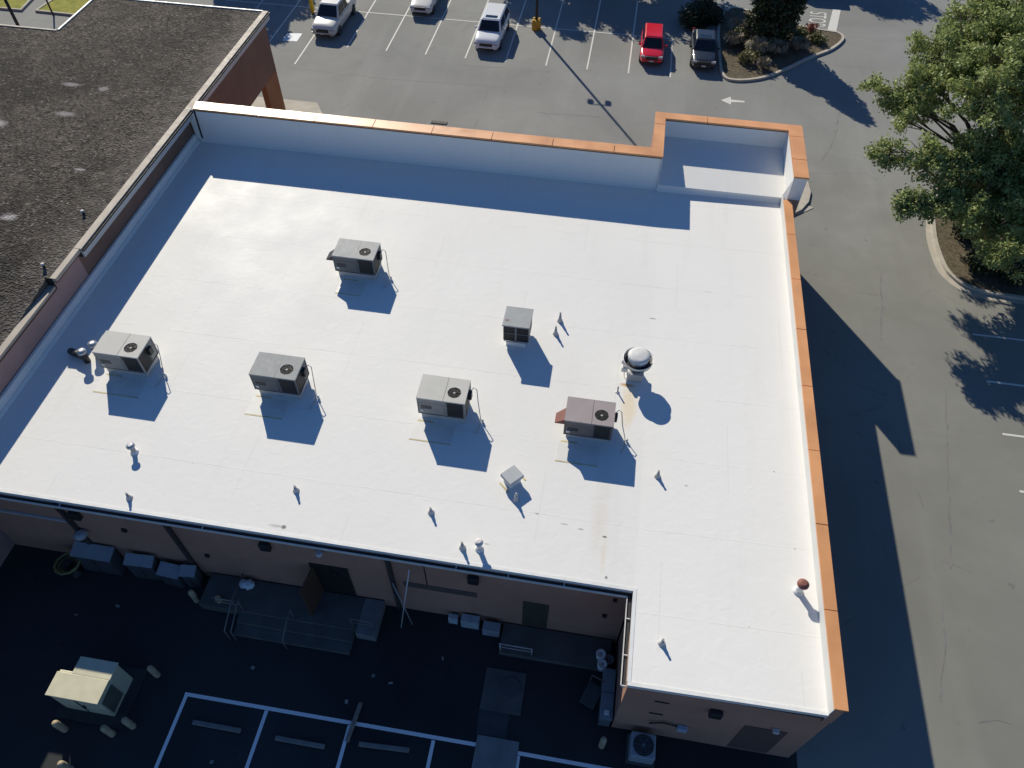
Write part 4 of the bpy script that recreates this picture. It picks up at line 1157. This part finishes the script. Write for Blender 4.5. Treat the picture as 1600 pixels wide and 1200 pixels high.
# scraps of litter on the asphalt
rnd = random.Random(17)
for i, (x, y) in enumerate(((-10.8, 7.9), (-6.3, 8.35), (-5.6, 8.2), (-7.0, 7.3), (-3.9, 9.4), (-16.9, 9.3), (-18.3, 8.7), (-11.0, 4.6))):
    w, d = rnd.uniform(0.05, 0.11), rnd.uniform(0.03, 0.08)
    o = MB().add([(-w, -d, 0.0), (w, -d * 0.7, 0.02), (w * 0.8, d, 0.05), (-w * 0.9, d * 0.8, 0.01), (-w, -d, 0.012), (w, -d * 0.7, 0.032), (w * 0.8, d, 0.062), (-w * 0.9, d * 0.8, 0.022)],
                 [(3, 2, 1, 0), (4, 5, 6, 7), (0, 1, 5, 4), (1, 2, 6, 5), (2, 3, 7, 6), (3, 0, 4, 7)]).build('litter_scrap', paint('dull_litter', (0.26, 0.25, 0.23), 0.7), None, (x, y, 0.012), (0, 0, rnd.uniform(0, 6)))
    tag(o, 'small pale scrap of litter on the dark rear asphalt', 'litter', 'scraps of litter in the rear yard')
# plastic bag on the dock
bag = MB()
bmb = bmesh.new()
bmesh.ops.create_icosphere(bmb, subdivisions=3, radius=0.22)
for v in bmb.verts:
    nz = math.sin(v.co.x * 31) * math.cos(v.co.y * 27 + v.co.z * 19)
    v.co *= 1 + 0.16 * nz
    v.co.z *= 0.75
    v.co.x *= 1.45
    if abs(v.co.x) < 0.06:
        v.co.y *= 0.75
bag.bm(bmb, True)
o = bag.build('plastic_bag', paint('white_plastic_film', (0.60, 0.66, 0.72), 0.4), None, (-12.0, 10.75, 0.66))
tag(o, 'crumpled white plastic bag on the loading dock', 'bag')
# thin leaning pipes
for p, q, r, lab, m in (((-5.15, 10.83, 4.2), (-5.75, 10.3, 0.0), 0.022, 'longer pale pipe leaning up to the gutter', paint('pale_pipe', (0.62, 0.62, 0.62), 0.4)), ((-5.95, 10.92, 2.6), (-5.35, 10.5, 0.0), 0.022, 'shorter pipe crossing the long leaning pipe at the rear wall', M_PIPE)):
    o = MB().tube([p, q], r, 8).build('leaning_pipe', m)
    tag(o, lab, 'pipe', 'pipes leaning on the rear wall')

# ================================================================ CARS
def loft(stations, nsub=2):
    """stations: (y, half width, z bottom, z shoulder, z crown)"""
    mb = MB()
    rings = []
    for y, w, zb, zs, zc in stations:
        prof = [(-w * 0.90, zb), (-w, zb + 0.18 * (zs - zb)), (-w * 1.0, zb + 0.70 * (zs - zb)), (-w * 0.955, zs), (-w * 0.80, zs + 0.75 * (zc - zs)), (-w * 0.4, zc), (0, zc + 0.005)]
        prof = prof + [(-x, z) for x, z in prof[-2::-1]]
        rings.append([(x, y, z) for x, z in prof])
    n = len(rings[0])
    vs = [p for r in rings for p in r]
    fs = []
    for j in range(len(rings) - 1):
        for k in range(n - 1):
            fs.append((j * n + k, j * n + k + 1, (j + 1) * n + k + 1, (j + 1) * n + k))
        fs.append((j * n + n - 1, j * n, (j + 1) * n, (j + 1) * n + n - 1))
    fs.append(tuple(range(n - 1, -1, -1)))
    fs.append(tuple((len(rings) - 1) * n + k for k in range(n)))
    mb.add(vs, fs, True)
    return mb


M_GLASS = NT('car_glass', 0.06, 0.6)
M_GLASS.color((0.012, 0.015, 0.018))
M_GLASS = M_GLASS.mat
M_TYRE = paint('tyre_rubber', (0.018, 0.018, 0.018), 0.85)
M_RIM = paint('alloy_rim', (0.45, 0.45, 0.46), 0.35, metal=0.6)
M_LAMP = paint('headlamp_lens', (0.35, 0.37, 0.40), 0.12, 0.1)
M_TRIM = paint('black_trim', (0.02, 0.02, 0.022), 0.5)
M_PLATE = paint('plate', (0.55, 0.55, 0.55), 0.5)


def car_paint(name, col, rough=0.22):
    n = NT(name, rough, 0.5)
    n.color(col)
    n.b.inputs['Coat Weight'].default_value = 0.35
    n.b.inputs['Coat Roughness'].default_value = 0.06
    return n.mat


def lerp(a, b, t):
    return a + (b - a) * t


def make_car(name, label, cat, loc, rz, paint_mat, L=4.7, W=1.88, H=1.66, kind='suv', sunroof=False, roof_rack=False, group=None):
    """front of the car points to local -y; origin on the ground under the middle"""
    e = empty(name, loc, label, cat, rz, group)
    hw = W / 2
    f, r = -L / 2, L / 2
    belt = 0.62 * H if kind != 'pickup' else 0.60 * H
    hood = belt - 0.06
    hl = {'suv': 0.26, 'hatch': 0.24, 'sedan': 0.28, 'pickup': 0.25}[kind] * L      # bonnet length
    cab_end = {'suv': r - 0.12, 'hatch': r - 0.15, 'sedan': r - 0.75, 'pickup': f + 0.66 * L}[kind]
    st = [(f, hw * 0.72, 0.32, 0.62, 0.66), (f + 0.06, hw * 0.84, 0.26, 0.74, 0.80), (f + 0.28, hw * 0.95, 0.24, hood - 0.12, hood - 0.03), (f + hl * 0.6, hw, 0.23, hood - 0.06, hood + 0.03),
          (f + hl, hw, 0.23, belt - 0.04, belt + 0.02), (0.1, hw, 0.22, belt, belt + 0.02), (cab_end - 0.3, hw, 0.24, belt + 0.01, belt + 0.03), (r - 0.25, hw * 0.96, 0.28, belt - 0.01, belt + 0.02), (r - 0.05, hw * 0.88, 0.34, belt - 0.12, belt - 0.06), (r, hw * 0.80, 0.38, 0.75, 0.8)]
    body = loft(st).build('body', paint_mat, e)
    md = body.modifiers.new('round', 'SUBSURF')
    md.levels = md.render_levels = 2
    # cabin
    y0, y1 = f + hl - 0.05, cab_end                     # belt line
    ty0, ty1 = f + hl + 0.62, cab_end - (0.32 if kind != 'sedan' else 0.62)    # roof line
    if kind == 'pickup':
        ty1 = cab_end - 0.12
    bw, tw = hw * 0.93, hw * 0.74
    zb, zt = belt - 0.02, H - 0.05
    cab = MB()
    vs = [(-bw, y0, zb), (bw, y0, zb), (bw, y1, zb), (-bw, y1, zb), (-tw, ty0, zt), (tw, ty0, zt), (tw, ty1, zt), (-tw, ty1, zt)]
    bmc = bmesh.new()
    bv = [bmc.verts.new(p) for p in vs]
    for q in ((0, 3, 2, 1), (4, 5, 6, 7), (0, 1, 5, 4), (1, 2, 6, 5), (2, 3, 7, 6), (3, 0, 4, 7)):
        bmc.faces.new([bv[i] for i in q])
    bmesh.ops.bevel(bmc, geom=list(bmc.edges), offset=0.07, segments=3, affect='EDGES', profile=0.5)
    cab.bm(bmc, True)
    cabin = cab.build('cabin', paint_mat, e)
    MB().bev(-tw * 0.93, tw * 0.93, ty0 + 0.06, ty1 - 0.05, zt - 0.03, zt + 0.03, 0.028).build('roof', paint_mat, e)

    def pane(nm, a, b, c, d_, off, inset=(0.06, 0.06, 0.10, 0.12)):
        """quad a-b bottom, c-d top (c above b); inset fractions left/right, bottom/top"""
        a, b, c, d_ = map(Vector, (a, b, c, d_))
        P = lambda u, v: a.lerp(b, u).lerp(d_.lerp(c, u), v)
        q = [P(inset[0], inset[2]), P(1 - inset[1], inset[2]), P(1 - inset[1], 1 - inset[3]), P(inset[0], 1 - inset[3])]
        nrm = (q[1] - q[0]).cross(q[3] - q[0]).normalized()
        top = [p + nrm * off for p in q]
        bot = [p - nrm * 0.03 for p in q]
        return MB().add([*bot, *top], [(3, 2, 1, 0), (4, 5, 6, 7), (0, 1, 5, 4), (1, 2, 6, 5), (2, 3, 7, 6), (3, 0, 4, 7)]).build(nm, M_GLASS, e)

    A, B, Cc, D = [Vector(p) for p in vs[:4]]
    E_, F_, G_, H_ = [Vector(p) for p in vs[4:]]
    pane('windscreen', A, B, F_, E_, 0.012, (0.07, 0.07, 0.06, 0.08))
    pane('rear_window', Cc, D, H_, G_, 0.012, (0.1, 0.1, 0.25, 0.12))
    m0, m1 = (0.5, 0.52) if kind != 'pickup' else (0.62, 0.64)
    for (p, q, tq, tp) in ((B, Cc, G_, F_), (D, A, E_, H_)):
        front_first = p is B
        s = m0 if front_first else 1 - m0
        pm, tm = p.lerp(q, s), tp.lerp(tq, s)
        pane('side_window', p, pm, tm, tp, 0.012, (0.10, 0.04, 0.10, 0.12))
        pane('side_window', pm, q, tq, tm, 0.012, (0.04, 0.12, 0.10, 0.12))
    if sunroof:
        MB().box(-tw * 0.62, tw * 0.62, ty0 + 0.22, ty0 + 0.62, zt + 0.026, zt + 0.036).build('sunroof', M_GLASS, e)
    if roof_rack:
        for s in (-1, 1):
            MB().tube([(s * tw * 0.86, ty0 + 0.2, zt + 0.07), (s * tw * 0.86, ty1 - 0.2, zt + 0.07)], 0.025, 6).build('roof_rail', M_TRIM, e)
    # front details
    MB().bev(-hw * 0.50, hw * 0.50, f - 0.02, f + 0.12, 0.55, 0.78, 0.03).build('grille', M_TRIM, e)
    MB().bev(-hw * 0.60, hw * 0.60, f - 0.03, f + 0.12, 0.30, 0.42, 0.03).build('lower_intake', M_TRIM, e)
    MB().bev(-hw * 0.86, hw * 0.86, f - 0.05, f + 0.25, 0.42, 0.54, 0.04).build('bumper', paint_mat if kind != 'pickup' else M_GALV, e)
    MB().box(-0.16, 0.16, f - 0.06, f - 0.045, 0.43, 0.53).build('number_plate', M_PLATE, e)
    for s in (-1, 1):
        MB().bev(min(s * hw * 0.54, s * hw * 0.90), max(s * hw * 0.54, s * hw * 0.90), f + 0.02, f + 0.26, 0.64, 0.79, 0.04).build('headlight', M_LAMP, e)
        MB().bev(min(s * hw * 0.68, s * hw * 0.92), max(s * hw * 0.68, s * hw * 0.92), r - 0.10, r + 0.012, 0.70, 0.95, 0.03).build('tail_light', paint('tail_lamp', (0.3, 0.02, 0.02), 0.2), e)
        mx = MB().bev(min(s * (hw - 0.02), s * (hw + 0.19)), max(s * (hw - 0.02), s * (hw + 0.19)), y0 + 0.38, y0 + 0.50, belt - 0.02, belt + 0.13, 0.03).build('mirror', paint_mat, e)
        for yy in (f + 0.19 * L, r - 0.20 * L):
            R = 0.36 if kind in ('suv', 'pickup') else 0.32
            wheel = MB()
            wheel.lathe([(R * 0.62, -0.115), (R * 0.94, -0.115), (R, -0.07), (R, 0.07), (R * 0.94, 0.115), (R * 0.62, 0.115)], 0, 0, 24)
            wo = wheel.build('wheel', M_TYRE, e, (s * (hw - 0.10), yy, R), (0, PI / 2, 0))
            rim = MB().lathe([(R * 0.6, 0.0), (R * 0.6, 0.118), (R * 0.2, 0.10), (0.0, 0.11)], 0, 0, 18, cap=False).build('rim', M_RIM, wo, None, (0, 0 if s > 0 else PI, 0))
            MB().lathe([(R * 1.18, -0.04), (R * 1.18, 0.012)], 0, 0, 24).build('wheel_arch', M_TRIM, e, (s * (hw - 0.035), yy, R + 0.02), (0, s * PI / 2, 0))
    if kind == 'pickup':
        MB().box(-hw * 0.80, hw * 0.80, cab_end + 0.08, r - 0.12, belt + 0.035, belt + 0.05).build('bed_floor', M_TRIM, e)
        for s in (-1, 1):
            MB().bev(min(s * hw * 0.82, s * hw * 0.97), max(s * hw * 0.82, s * hw * 0.97), cab_end + 0.02, r - 0.03, belt - 0.1, belt + 0.14, 0.03).build('bed_side', paint_mat, e)
        MB().bev(-hw * 0.9, hw * 0.9, r - 0.10, r + 0.01, 0.6, belt + 0.14, 0.03).build('tailgate', paint_mat, e)
    return e


P_WHITE = car_paint('pearl_white_paint', (0.72, 0.73, 0.74))
P_CREAM = car_paint('champagne_white_paint', (0.62, 0.60, 0.55))
P_REDC = car_paint('bright_red_paint', (0.62, 0.012, 0.03))
P_BLUE = car_paint('dark_blue_grey_paint', (0.010, 0.015, 0.024), 0.35)
P_BLACK = car_paint('black_paint', (0.006, 0.006, 0.007), 0.4)
make_car('pickup_truck', 'cream-white pickup truck parked nose towards the store, left of the parked row', 'pickup', (-23.15, 56.9, 0), -0.03, P_CREAM, 5.6, 2.0, 1.85, 'pickup')
make_car('parked_car', 'cream-white car cut by the top edge of the picture, in the far row', 'car', (-16.8, 61.35, 0), 0.0, P_CREAM, 4.7, 1.85, 1.55, 'sedan', group='parked cars')
make_car('parked_car', 'pearl white SUV with a dark sunroof parked in the middle of the row', 'car', (-10.55, 56.8, 0), -0.02, P_WHITE, 5.1, 1.98, 1.72, 'suv', True, group='parked cars')
make_car('parked_car', 'small bright red car parked nose towards the store', 'car', (1.70, 56.6, 0), 0.02, P_REDC, 4.25, 1.76, 1.52, 'hatch', group='parked cars')
make_car('parked_car', 'dark blue-grey car parked beside the planted island', 'car', (5.5, 56.85, 0), 0.02, P_BLUE, 4.8, 1.85, 1.55, 'sedan', True, group='parked cars')
make_car('delivery_van', 'dark vehicle beyond the stop line throwing its shadow over the lane', 'van', (15.1, 70.1, 0), PI / 2, P_BLACK, 5.2, 2.0, 2.1, 'suv')

# ================================================================ LAMP POSTS, POSTS
e = empty('parking_lamp', (-7.40, 58.75, 0), 'tall dark parking-lot lamp post on a round yellow concrete base', 'lamp post')
MB().lathe([(0.36, -0.05), (0.36, 0.62), (0.33, 0.70), (0.28, 0.74)], 0, 0, 24).build('base', M_OCHRE, e)
MB().box(-0.28, -0.14, 0.10, 0.24, 0.74, 0.80).box(0.14, 0.28, 0.10, 0.24, 0.74, 0.80).box(-0.26, -0.14, -0.24, -0.12, 0.74, 0.80).box(0.14, 0.26, -0.24, -0.12, 0.74, 0.80).build('anchor_bolt_cover', M_YEL, e)
MB().lathe([(0.11, 0.74), (0.10, 6.0), (0.075, 12.5)], 0, 0, 14).build('pole', M_DARK, e)
for s in (-1, 1):
    MB().tube([(0, 0, 6.95), (s * 0.45, 0.02, 7.0), (s * 0.62, 0.05, 6.85)], 0.04, 8).build('arm', M_DARK, e)
    MB().bev(s * 0.62 - 0.18, s * 0.62 + 0.18, -0.22, 0.30, 6.70, 6.90, 0.06).build('lamp_head', M_DARK, e)
MB().bev(-0.5, 0.5, -0.2, 0.2, 12.45, 12.65, 0.05).build('lamp_head', M_DARK, e)

e = empty('yellow_bollard', (-25.4, 58.05, 0), 'tall yellow-painted steel post beside the pickup truck', 'bollard')
MB().lathe([(0.10, -0.05), (0.10, 0.12), (0.17, 0.22), (0.17, 1.9), (0.10, 2.0)], 0, 0, 16).build('post', M_YEL, e)
MB().lathe([(0.2, -0.02), (0.18, 0.05)], 0, 0, 16).build('foot', M_BLACK, e)

e = empty('lantern_post', (-46.4, 51.0, 0), 'dark post with an orange lantern sleeve behind the gravel roof', 'lamp post')
MB().lathe([(0.16, 0), (0.13, 0.4), (0.11, 2.9)], 0, 0, 12).build('post', M_DARK, e)
MB().lathe([(0.30, 2.9), (0.30, 3.7)], 0, 0, 16).build('collar', M_BLACK, e)
MB().lathe([(0.27, 3.7), (0.29, 5.2), (0.1, 5.5)], 0, 0, 16).build('lantern', paint('orange_plastic', (0.55, 0.16, 0.02), 0.5), e)
e = empty('slim_lamp_post', (-45.4, 53.9, 0), 'thin black lamp post at the kerb of the grass verge', 'lamp post')
MB().lathe([(0.07, 0), (0.06, 2.0)], 0, 0, 10).build('post', M_DARK, e)
MB().lathe([(0.14, 2.0), (0.13, 4.6)], 0, 0, 10).build('upper_post', M_BLACK, e)
MB().bev(-0.3, 0.3, -0.2, 0.2, 4.6, 4.9, 0.05).build('lamp_head', M_BLACK, e)
o = MB().bev(-0.55, 0.55, -0.16, 0.16, 0.0, 0.05, 0.02).build('drain_grate', M_BLACK, None, (-12.0, 44.55, 0.004))
tag(o, 'dark drain grate at the pavement edge in front of the store', 'drain')


# ================================================================ TREES AND SHRUBS
def leaf_cloud(clumps, size, dens, squash=1.0, up=0.35, seed=1, shell=0.45):
    """many small leaf quads spread through the clumps' volume"""
    rng = np.random.default_rng(seed)
    V, n_tot = [], 0
    for cx, cy, cz, r in clumps:
        n = int(dens * r ** 2.2)
        d = rng.normal(size=(n, 3))
        d /= np.linalg.norm(d, axis=1)[:, None]
        rad = r * (shell + (1 - shell) * rng.random(n) ** 0.6)
        # ragged outline: lobes along a few random directions
        lob = rng.normal(size=(9, 3))
        lob /= np.linalg.norm(lob, axis=1)[:, None]
        g = np.max(d @ lob.T, axis=1)
        rad *= 0.72 + 0.42 * np.clip((g - 0.45) / 0.5, 0, 1)
        p = d * rad[:, None]
        p[:, 2] *= squash
        p += np.array([cx, cy, cz]) + rng.normal(size=(n, 3)) * 0.06
        nrm = rng.normal(size=(n, 3)) * 0.8 + d * 0.55 + np.array([0, 0, up])
        nrm /= np.linalg.norm(nrm, axis=1)[:, None]
        t = np.cross(nrm, rng.normal(size=(n, 3)))
        t /= np.linalg.norm(t, axis=1)[:, None]
        b = np.cross(nrm, t)
        s = size * (0.6 + 0.8 * rng.random(n))[:, None]
        q = np.stack([p - t * s, p + b * s * 0.55 + nrm * s * 0.12, p + t * s, p - b * s * 0.55 + nrm * s * 0.12], axis=1)
        V.append(q.reshape(-1, 3))
        n_tot += n
    V = np.concatenate(V)
    me = bpy.data.meshes.new('crown')
    me.vertices.add(len(V))
    me.vertices.foreach_set('co', V.astype(np.float32).ravel())
    me.loops.add(len(V))
    me.loops.foreach_set('vertex_index', np.arange(len(V), dtype=np.int32))
    me.polygons.add(n_tot)
    me.polygons.foreach_set('loop_start', np.arange(0, len(V), 4, dtype=np.int32))
    me.update(calc_edges=True)
    return me


def sprays(clumps, k, rmin, rmax, seed):
    """break big clumps into many small leaf sprays with gaps between them"""
    rng = np.random.default_rng(seed)
    out, twigs = [], []
    for cx, cy, cz, r in clumps:
        for _ in range(max(5, int(k * r * r))):
            d = rng.normal(size=3)
            d /= np.linalg.norm(d)
            d[2] *= 0.8
            p = np.array([cx, cy, cz]) + d * r * (0.25 + 0.9 * rng.random() ** 0.7)
            out.append((p[0], p[1], p[2], rng.uniform(rmin, rmax)))
            twigs.append(((cx, cy, cz), tuple(p)))
    return out, twigs


def tree(name, label, base, clumps, mat, size=0.16, dens=900, trunk_r=0.25, seed=1, group=None, squash=1.0, fork=0.35, spray=None):
    bx, by = base
    e = empty(name, (bx, by, 0), label, 'tree', 0, group)
    loc = [(x - bx, y - by, z, r) for x, y, z, r in clumps]
    twigs = []
    cl = loc
    if spray:
        cl, twigs = sprays(loc, *spray, seed)
    me = leaf_cloud(cl, size, dens, squash, seed=seed, shell=0.0 if spray else 0.45)
    me.materials.append(mat)
    o = bpy.data.objects.new('crown', me)
    COL.objects.link(o)
    o.parent = e
    top = max(z for _, _, z, _ in clumps)
    rnd = random.Random(seed)
    tr = MB()
    h = top * 0.85
    spine = [Vector((0.0, 0.0, -0.1))]
    for k in range(1, 7):
        spine.append(Vector((rnd.uniform(-.12, .12) * k / 3, rnd.uniform(-.12, .12) * k / 3, h * k / 6)))
    rads = [trunk_r * (1.25 if k == 0 else (1 - 0.82 * k / 6)) for k in range(7)]
    tr.tube(spine, rads, 10)
    tr.build('trunk', M_BARK, e)
    lm = MB()
    for x, y, z, r in loc:
        zs = max(0.8, min(h * 0.8, z * fork + 0.4 + rnd.uniform(-.3, .6)))
        k = min(5, int(zs / h * 6))
        t = zs / h * 6 - k
        p0 = spine[k].lerp(spine[k + 1], t)
        p3 = Vector((x, y, z + 0.1 * r))
        mid = p0.lerp(p3, 0.5) + Vector((rnd.uniform(-.3, .3), rnd.uniform(-.3, .3), 0.12 * (p3 - p0).length))
        rr = trunk_r * 0.38 * min(1.0, 0.5 + r / 3)
        lm.tube([p0, p0.lerp(mid, 0.6), mid, mid.lerp(p3, 0.6), p3], [rr, rr * 0.8, rr * 0.6, rr * 0.42, rr * 0.18], 6)
        for q in range(5):
            dv = Vector((rnd.gauss(0, 1), rnd.gauss(0, 1), rnd.gauss(0.2, 0.7))).normalized() * r * 0.95
            lm.tube([mid.lerp(p3, 0.5 + 0.1 * q), p3 + dv * 0.5, p3 + dv], [rr * 0.3, rr * 0.18, rr * 0.06], 4)
    for a, b in twigs[::2]:
        a, b = Vector(a), Vector(b)
        lm.tube([a, a.lerp(b, 0.55) + Vector((0, 0, 0.08)), b], [0.03, 0.02, 0.008], 3)
    lm.build('limbs', M_BARK, e)
    return e


BIG = [(18.9, 43.0, 10.0, 2.61), (18.7, 38.4, 10.0, 2.32), (17.2, 42.0, 9.0, 2.09), (17.4, 37.0, 9.0, 1.70), (15.7, 40.3, 8.0, 1.45), (16.8, 42.8, 8.0, 1.39), (14.3, 40.3, 7.2, 0.95), (15.1, 39.3, 7.2, 1.1),
       (13.9, 36.2, 6.3, 0.85), (15.4, 36.1, 6.3, 1.08), (16.9, 36.1, 6.3, 1.40), (18.5, 36.1, 6.3, 1.7), (20.1, 36.7, 6.3, 1.94), (14.4, 33.6, 5.2, 0.72), (15.4, 33.4, 5.2, 0.85), (16.7, 34.1, 5.2, 1.05), (18.1, 33.8, 5.2, 1.45), (20.0, 33.9, 5.2, 1.9),
       (19.6, 31.4, 4.6, 1.25), (21.5, 35.5, 8.0, 2.4), (21.5, 41.0, 10.5, 2.8), (23.0, 38.0, 11.0, 2.8), (24.5, 41.5, 9.0, 2.6), (25.0, 36.0, 8.5, 2.6), (22.5, 33.0, 6.0, 2.2), (25.5, 33.2, 6.0, 2.3), (20.0, 45.5, 8.5, 2.2), (23.0, 45.5, 8.0, 2.4), (19.5, 40.5, 8.2, 1.8), (14.6, 38.2, 6.9, 0.6), (13.4, 41.2, 7.1, 0.6), (13.1, 35.9, 6.2, 0.5), (15.7, 41.2, 5.6, 0.6), (16.6, 42.4, 5.5, 0.85), (17.6, 43.8, 6.0, 1.1), (19.0, 44.5, 6.5, 1.3), (21.0, 45.0, 6.0, 1.5), (18.3, 35.8, 4.0, 1.0), (19.6, 34.7, 3.4, 1.2), (20.6, 37.0, 4.2, 1.6), (19.3, 38.6, 4.6, 1.3), (22.5, 35.0, 3.8, 1.5)]
tree('shade_tree', 'large leafy green shade tree overhanging the side lane', (21.0, 38.3), BIG, M_LEAF, 0.088, 560, 0.38, 3, squash=0.75, spray=(22, 0.26, 0.52))
MAG = [(10.5, 60.3, 1.6, 1.75), (10.5, 60.3, 2.9, 1.85), (10.4, 60.4, 4.1, 1.6), (10.6, 60.2, 5.2, 1.25), (10.5, 60.3, 6.2, 0.85), (10.5, 60.3, 7.0, 0.5), (11.6, 59.9, 3.3, 0.9), (9.4, 60.6, 3.4, 0.9), (11.3, 61.0, 4.7, 0.7)]
tree('magnolia_tree', 'dark green conical magnolia on the planted island', (10.5, 60.3), MAG, M_LEAFD, 0.15, 1100, 0.2, 5)
TOPS = [(-13.0, 72.3, 'leafy tree beyond the far parking row, left one'), (-6.3, 71.0, 'leafy tree beyond the far parking row behind the lamp post'), (-1.5, 71.4, 'leafy tree beyond the far parking row behind the red car'), (1.6, 69.6, 'leafy tree beyond the far parking row by the island'), (16.0, 79.5, 'leafy tree beyond the stop line')]
for i, (x, y, lab) in enumerate(TOPS):
    rnd = random.Random(40 + i)
    cl = [(x + rnd.uniform(-2.4, 2.4), y + rnd.uniform(-2.2, 2.2), 5.4 + rnd.uniform(-1.6, 2.0), rnd.uniform(1.0, 1.9)) for _ in range(11)]
    tree('lot_tree', lab, (x, y), cl, M_LEAF, 0.16, 330, 0.2, 60 + i, 'trees beyond the parking rows', spray=(11, 0.35, 0.7))
rnd = random.Random(91)
tree('lot_tree', 'dense tree beyond the gravel roof corner shading the accessible bay', (-35.6, 67.6), [(-35.6 + rnd.uniform(-2.6, 2.6), 67.6 + rnd.uniform(-2, 2), 5.6 + rnd.uniform(-1.5, 1.8), rnd.uniform(1.2, 2.0)) for _ in range(12)], M_LEAF, 0.2, 520, 0.22, 77, 'trees beyond the parking rows')


def shrub(name, label, x, y, r, h, mat, kind='leaf', seed=1, group=None, z=0.11):
    if kind == 'grass':
        rng = random.Random(seed)
        mb = MB()
        for k in range(int(260 * r)):
            a = rng.uniform(0, 2 * PI)
            b0 = rng.uniform(0, 0.12)
            l = r * rng.uniform(0.5, 1.05)
            hh = h * rng.uniform(0.6, 1.05)
            ca, sa = math.cos(a), math.sin(a)
            w = 0.022
            pts = [(b0, 0.0), (b0 + 0.35 * l, 0.7 * hh), (b0 + 0.75 * l, hh), (b0 + l, 0.72 * hh)]
            vs, fs = [], []
            for i, (rr, zz) in enumerate(pts):
                ww = w * (1.0, 1.2, 1.5, 0.5)[i]
                vs += [(rr * ca - ww * sa, rr * sa + ww * ca, zz), (rr * ca + ww * sa, rr * sa - ww * ca, zz)]
            for i in range(3):
                fs.append((2 * i, 2 * i + 1, 2 * i + 3, 2 * i + 2))
            mb.add(vs, fs)
        o = mb.build(name, mat, None, (x, y, z))
    else:
        rng = random.Random(seed)
        cl = [(rng.uniform(-.5, .5) * r, rng.uniform(-.5, .5) * r, h * rng.uniform(0.35, 0.7), r * rng.uniform(0.45, 0.7)) for _ in range(6)]
        me = leaf_cloud(cl, 0.085, 900, min(1.0, h / r), 0.3, seed, 0.3)
        me.materials.append(mat)
        o = bpy.data.objects.new(name, me)
        COL.objects.link(o)
        o.location = (x, y, z)
    return tag(o, label, 'shrub', group)


GR = 'planting on the parking island'
for i, (x, y, r, lab) in enumerate(((4.4, 61.6, 1.25, 'dark evergreen shrub in tree shade behind the blue-grey car, left one'), (5.9, 62.0, 1.3, 'dark evergreen shrub in tree shade at the left kerb of the island'), (5.2, 63.6, 1.3, 'dark evergreen shrub farthest back behind the blue-grey car'))):
    shrub('evergreen_shrub', lab, x, y, r, 1.3, M_LEAFD, 'leaf', 50 + i, 'dark shrubs behind the blue-grey car', z=0.0)
shrub('ornamental_grass', 'tan ornamental grass tuft at the kerb end nearest the blue-grey car', 7.75, 58.7, 0.85, 0.9, M_TANG, 'grass', 1, GR)
shrub('ornamental_grass', 'tan ornamental grass tuft left of the magnolia trunk', 8.2, 60.7, 0.9, 1.0, M_TANG, 'grass', 2, GR)
shrub('ornamental_grass', 'pale ornamental grass in front of the magnolia', 9.5, 57.8, 1.0, 1.0, M_TANG, 'grass', 3, GR)
shrub('ornamental_grass', 'pale ornamental grass tuft right of the front row on the island', 10.9, 58.0, 0.9, 0.9, M_TANG, 'grass', 4, GR)
shrub('ornamental_grass', 'small grass tuft near the front kerb of the island', 9.9, 55.7, 0.55, 0.7, M_TANG, 'grass', 5, GR)
shrub('ornamental_grass', 'tan grass tuft on the right of the magnolia', 12.6, 58.9, 0.8, 0.8, M_TANG, 'grass', 6, GR)
shrub('leafy_shrub', 'olive green shrub in the middle front of the island', 8.7, 56.4, 0.75, 0.8, M_SHRUB, 'leaf', 7, GR)
shrub('leafy_shrub', 'olive green shrub at the left edge of the magnolia', 8.3, 59.6, 0.8, 0.9, M_SHRUB, 'leaf', 8, GR)
shrub('leafy_shrub', 'yellowish green shrub right of the magnolia by the stop lettering', 12.9, 60.7, 0.8, 0.7, M_SHRUB, 'leaf', 9, GR)
shrub('leafy_shrub', 'low dark shrub towards the tip of the island', 14.1, 60.6, 0.75, 0.5, M_SHRUB, 'leaf', 10, GR)
shrub('rust_shrub', 'rust-red shrub at the far kerb near the stop bar', 13.9, 62.0, 0.55, 0.6, M_RUST, 'leaf', 11, GR)
shrub('hedge_shrub', 'dark clipped shrub beyond the gravel roof corner', -31.0, 62.6, 1.5, 1.5, M_LEAFD, 'leaf', 12)
shrub('leafy_shrub', 'brownish shrub just beyond the far edge of the gravel roof', -36.0, 61.5, 0.9, 0.9, M_TANG, 'leaf', 13)
rnd = random.Random(5)
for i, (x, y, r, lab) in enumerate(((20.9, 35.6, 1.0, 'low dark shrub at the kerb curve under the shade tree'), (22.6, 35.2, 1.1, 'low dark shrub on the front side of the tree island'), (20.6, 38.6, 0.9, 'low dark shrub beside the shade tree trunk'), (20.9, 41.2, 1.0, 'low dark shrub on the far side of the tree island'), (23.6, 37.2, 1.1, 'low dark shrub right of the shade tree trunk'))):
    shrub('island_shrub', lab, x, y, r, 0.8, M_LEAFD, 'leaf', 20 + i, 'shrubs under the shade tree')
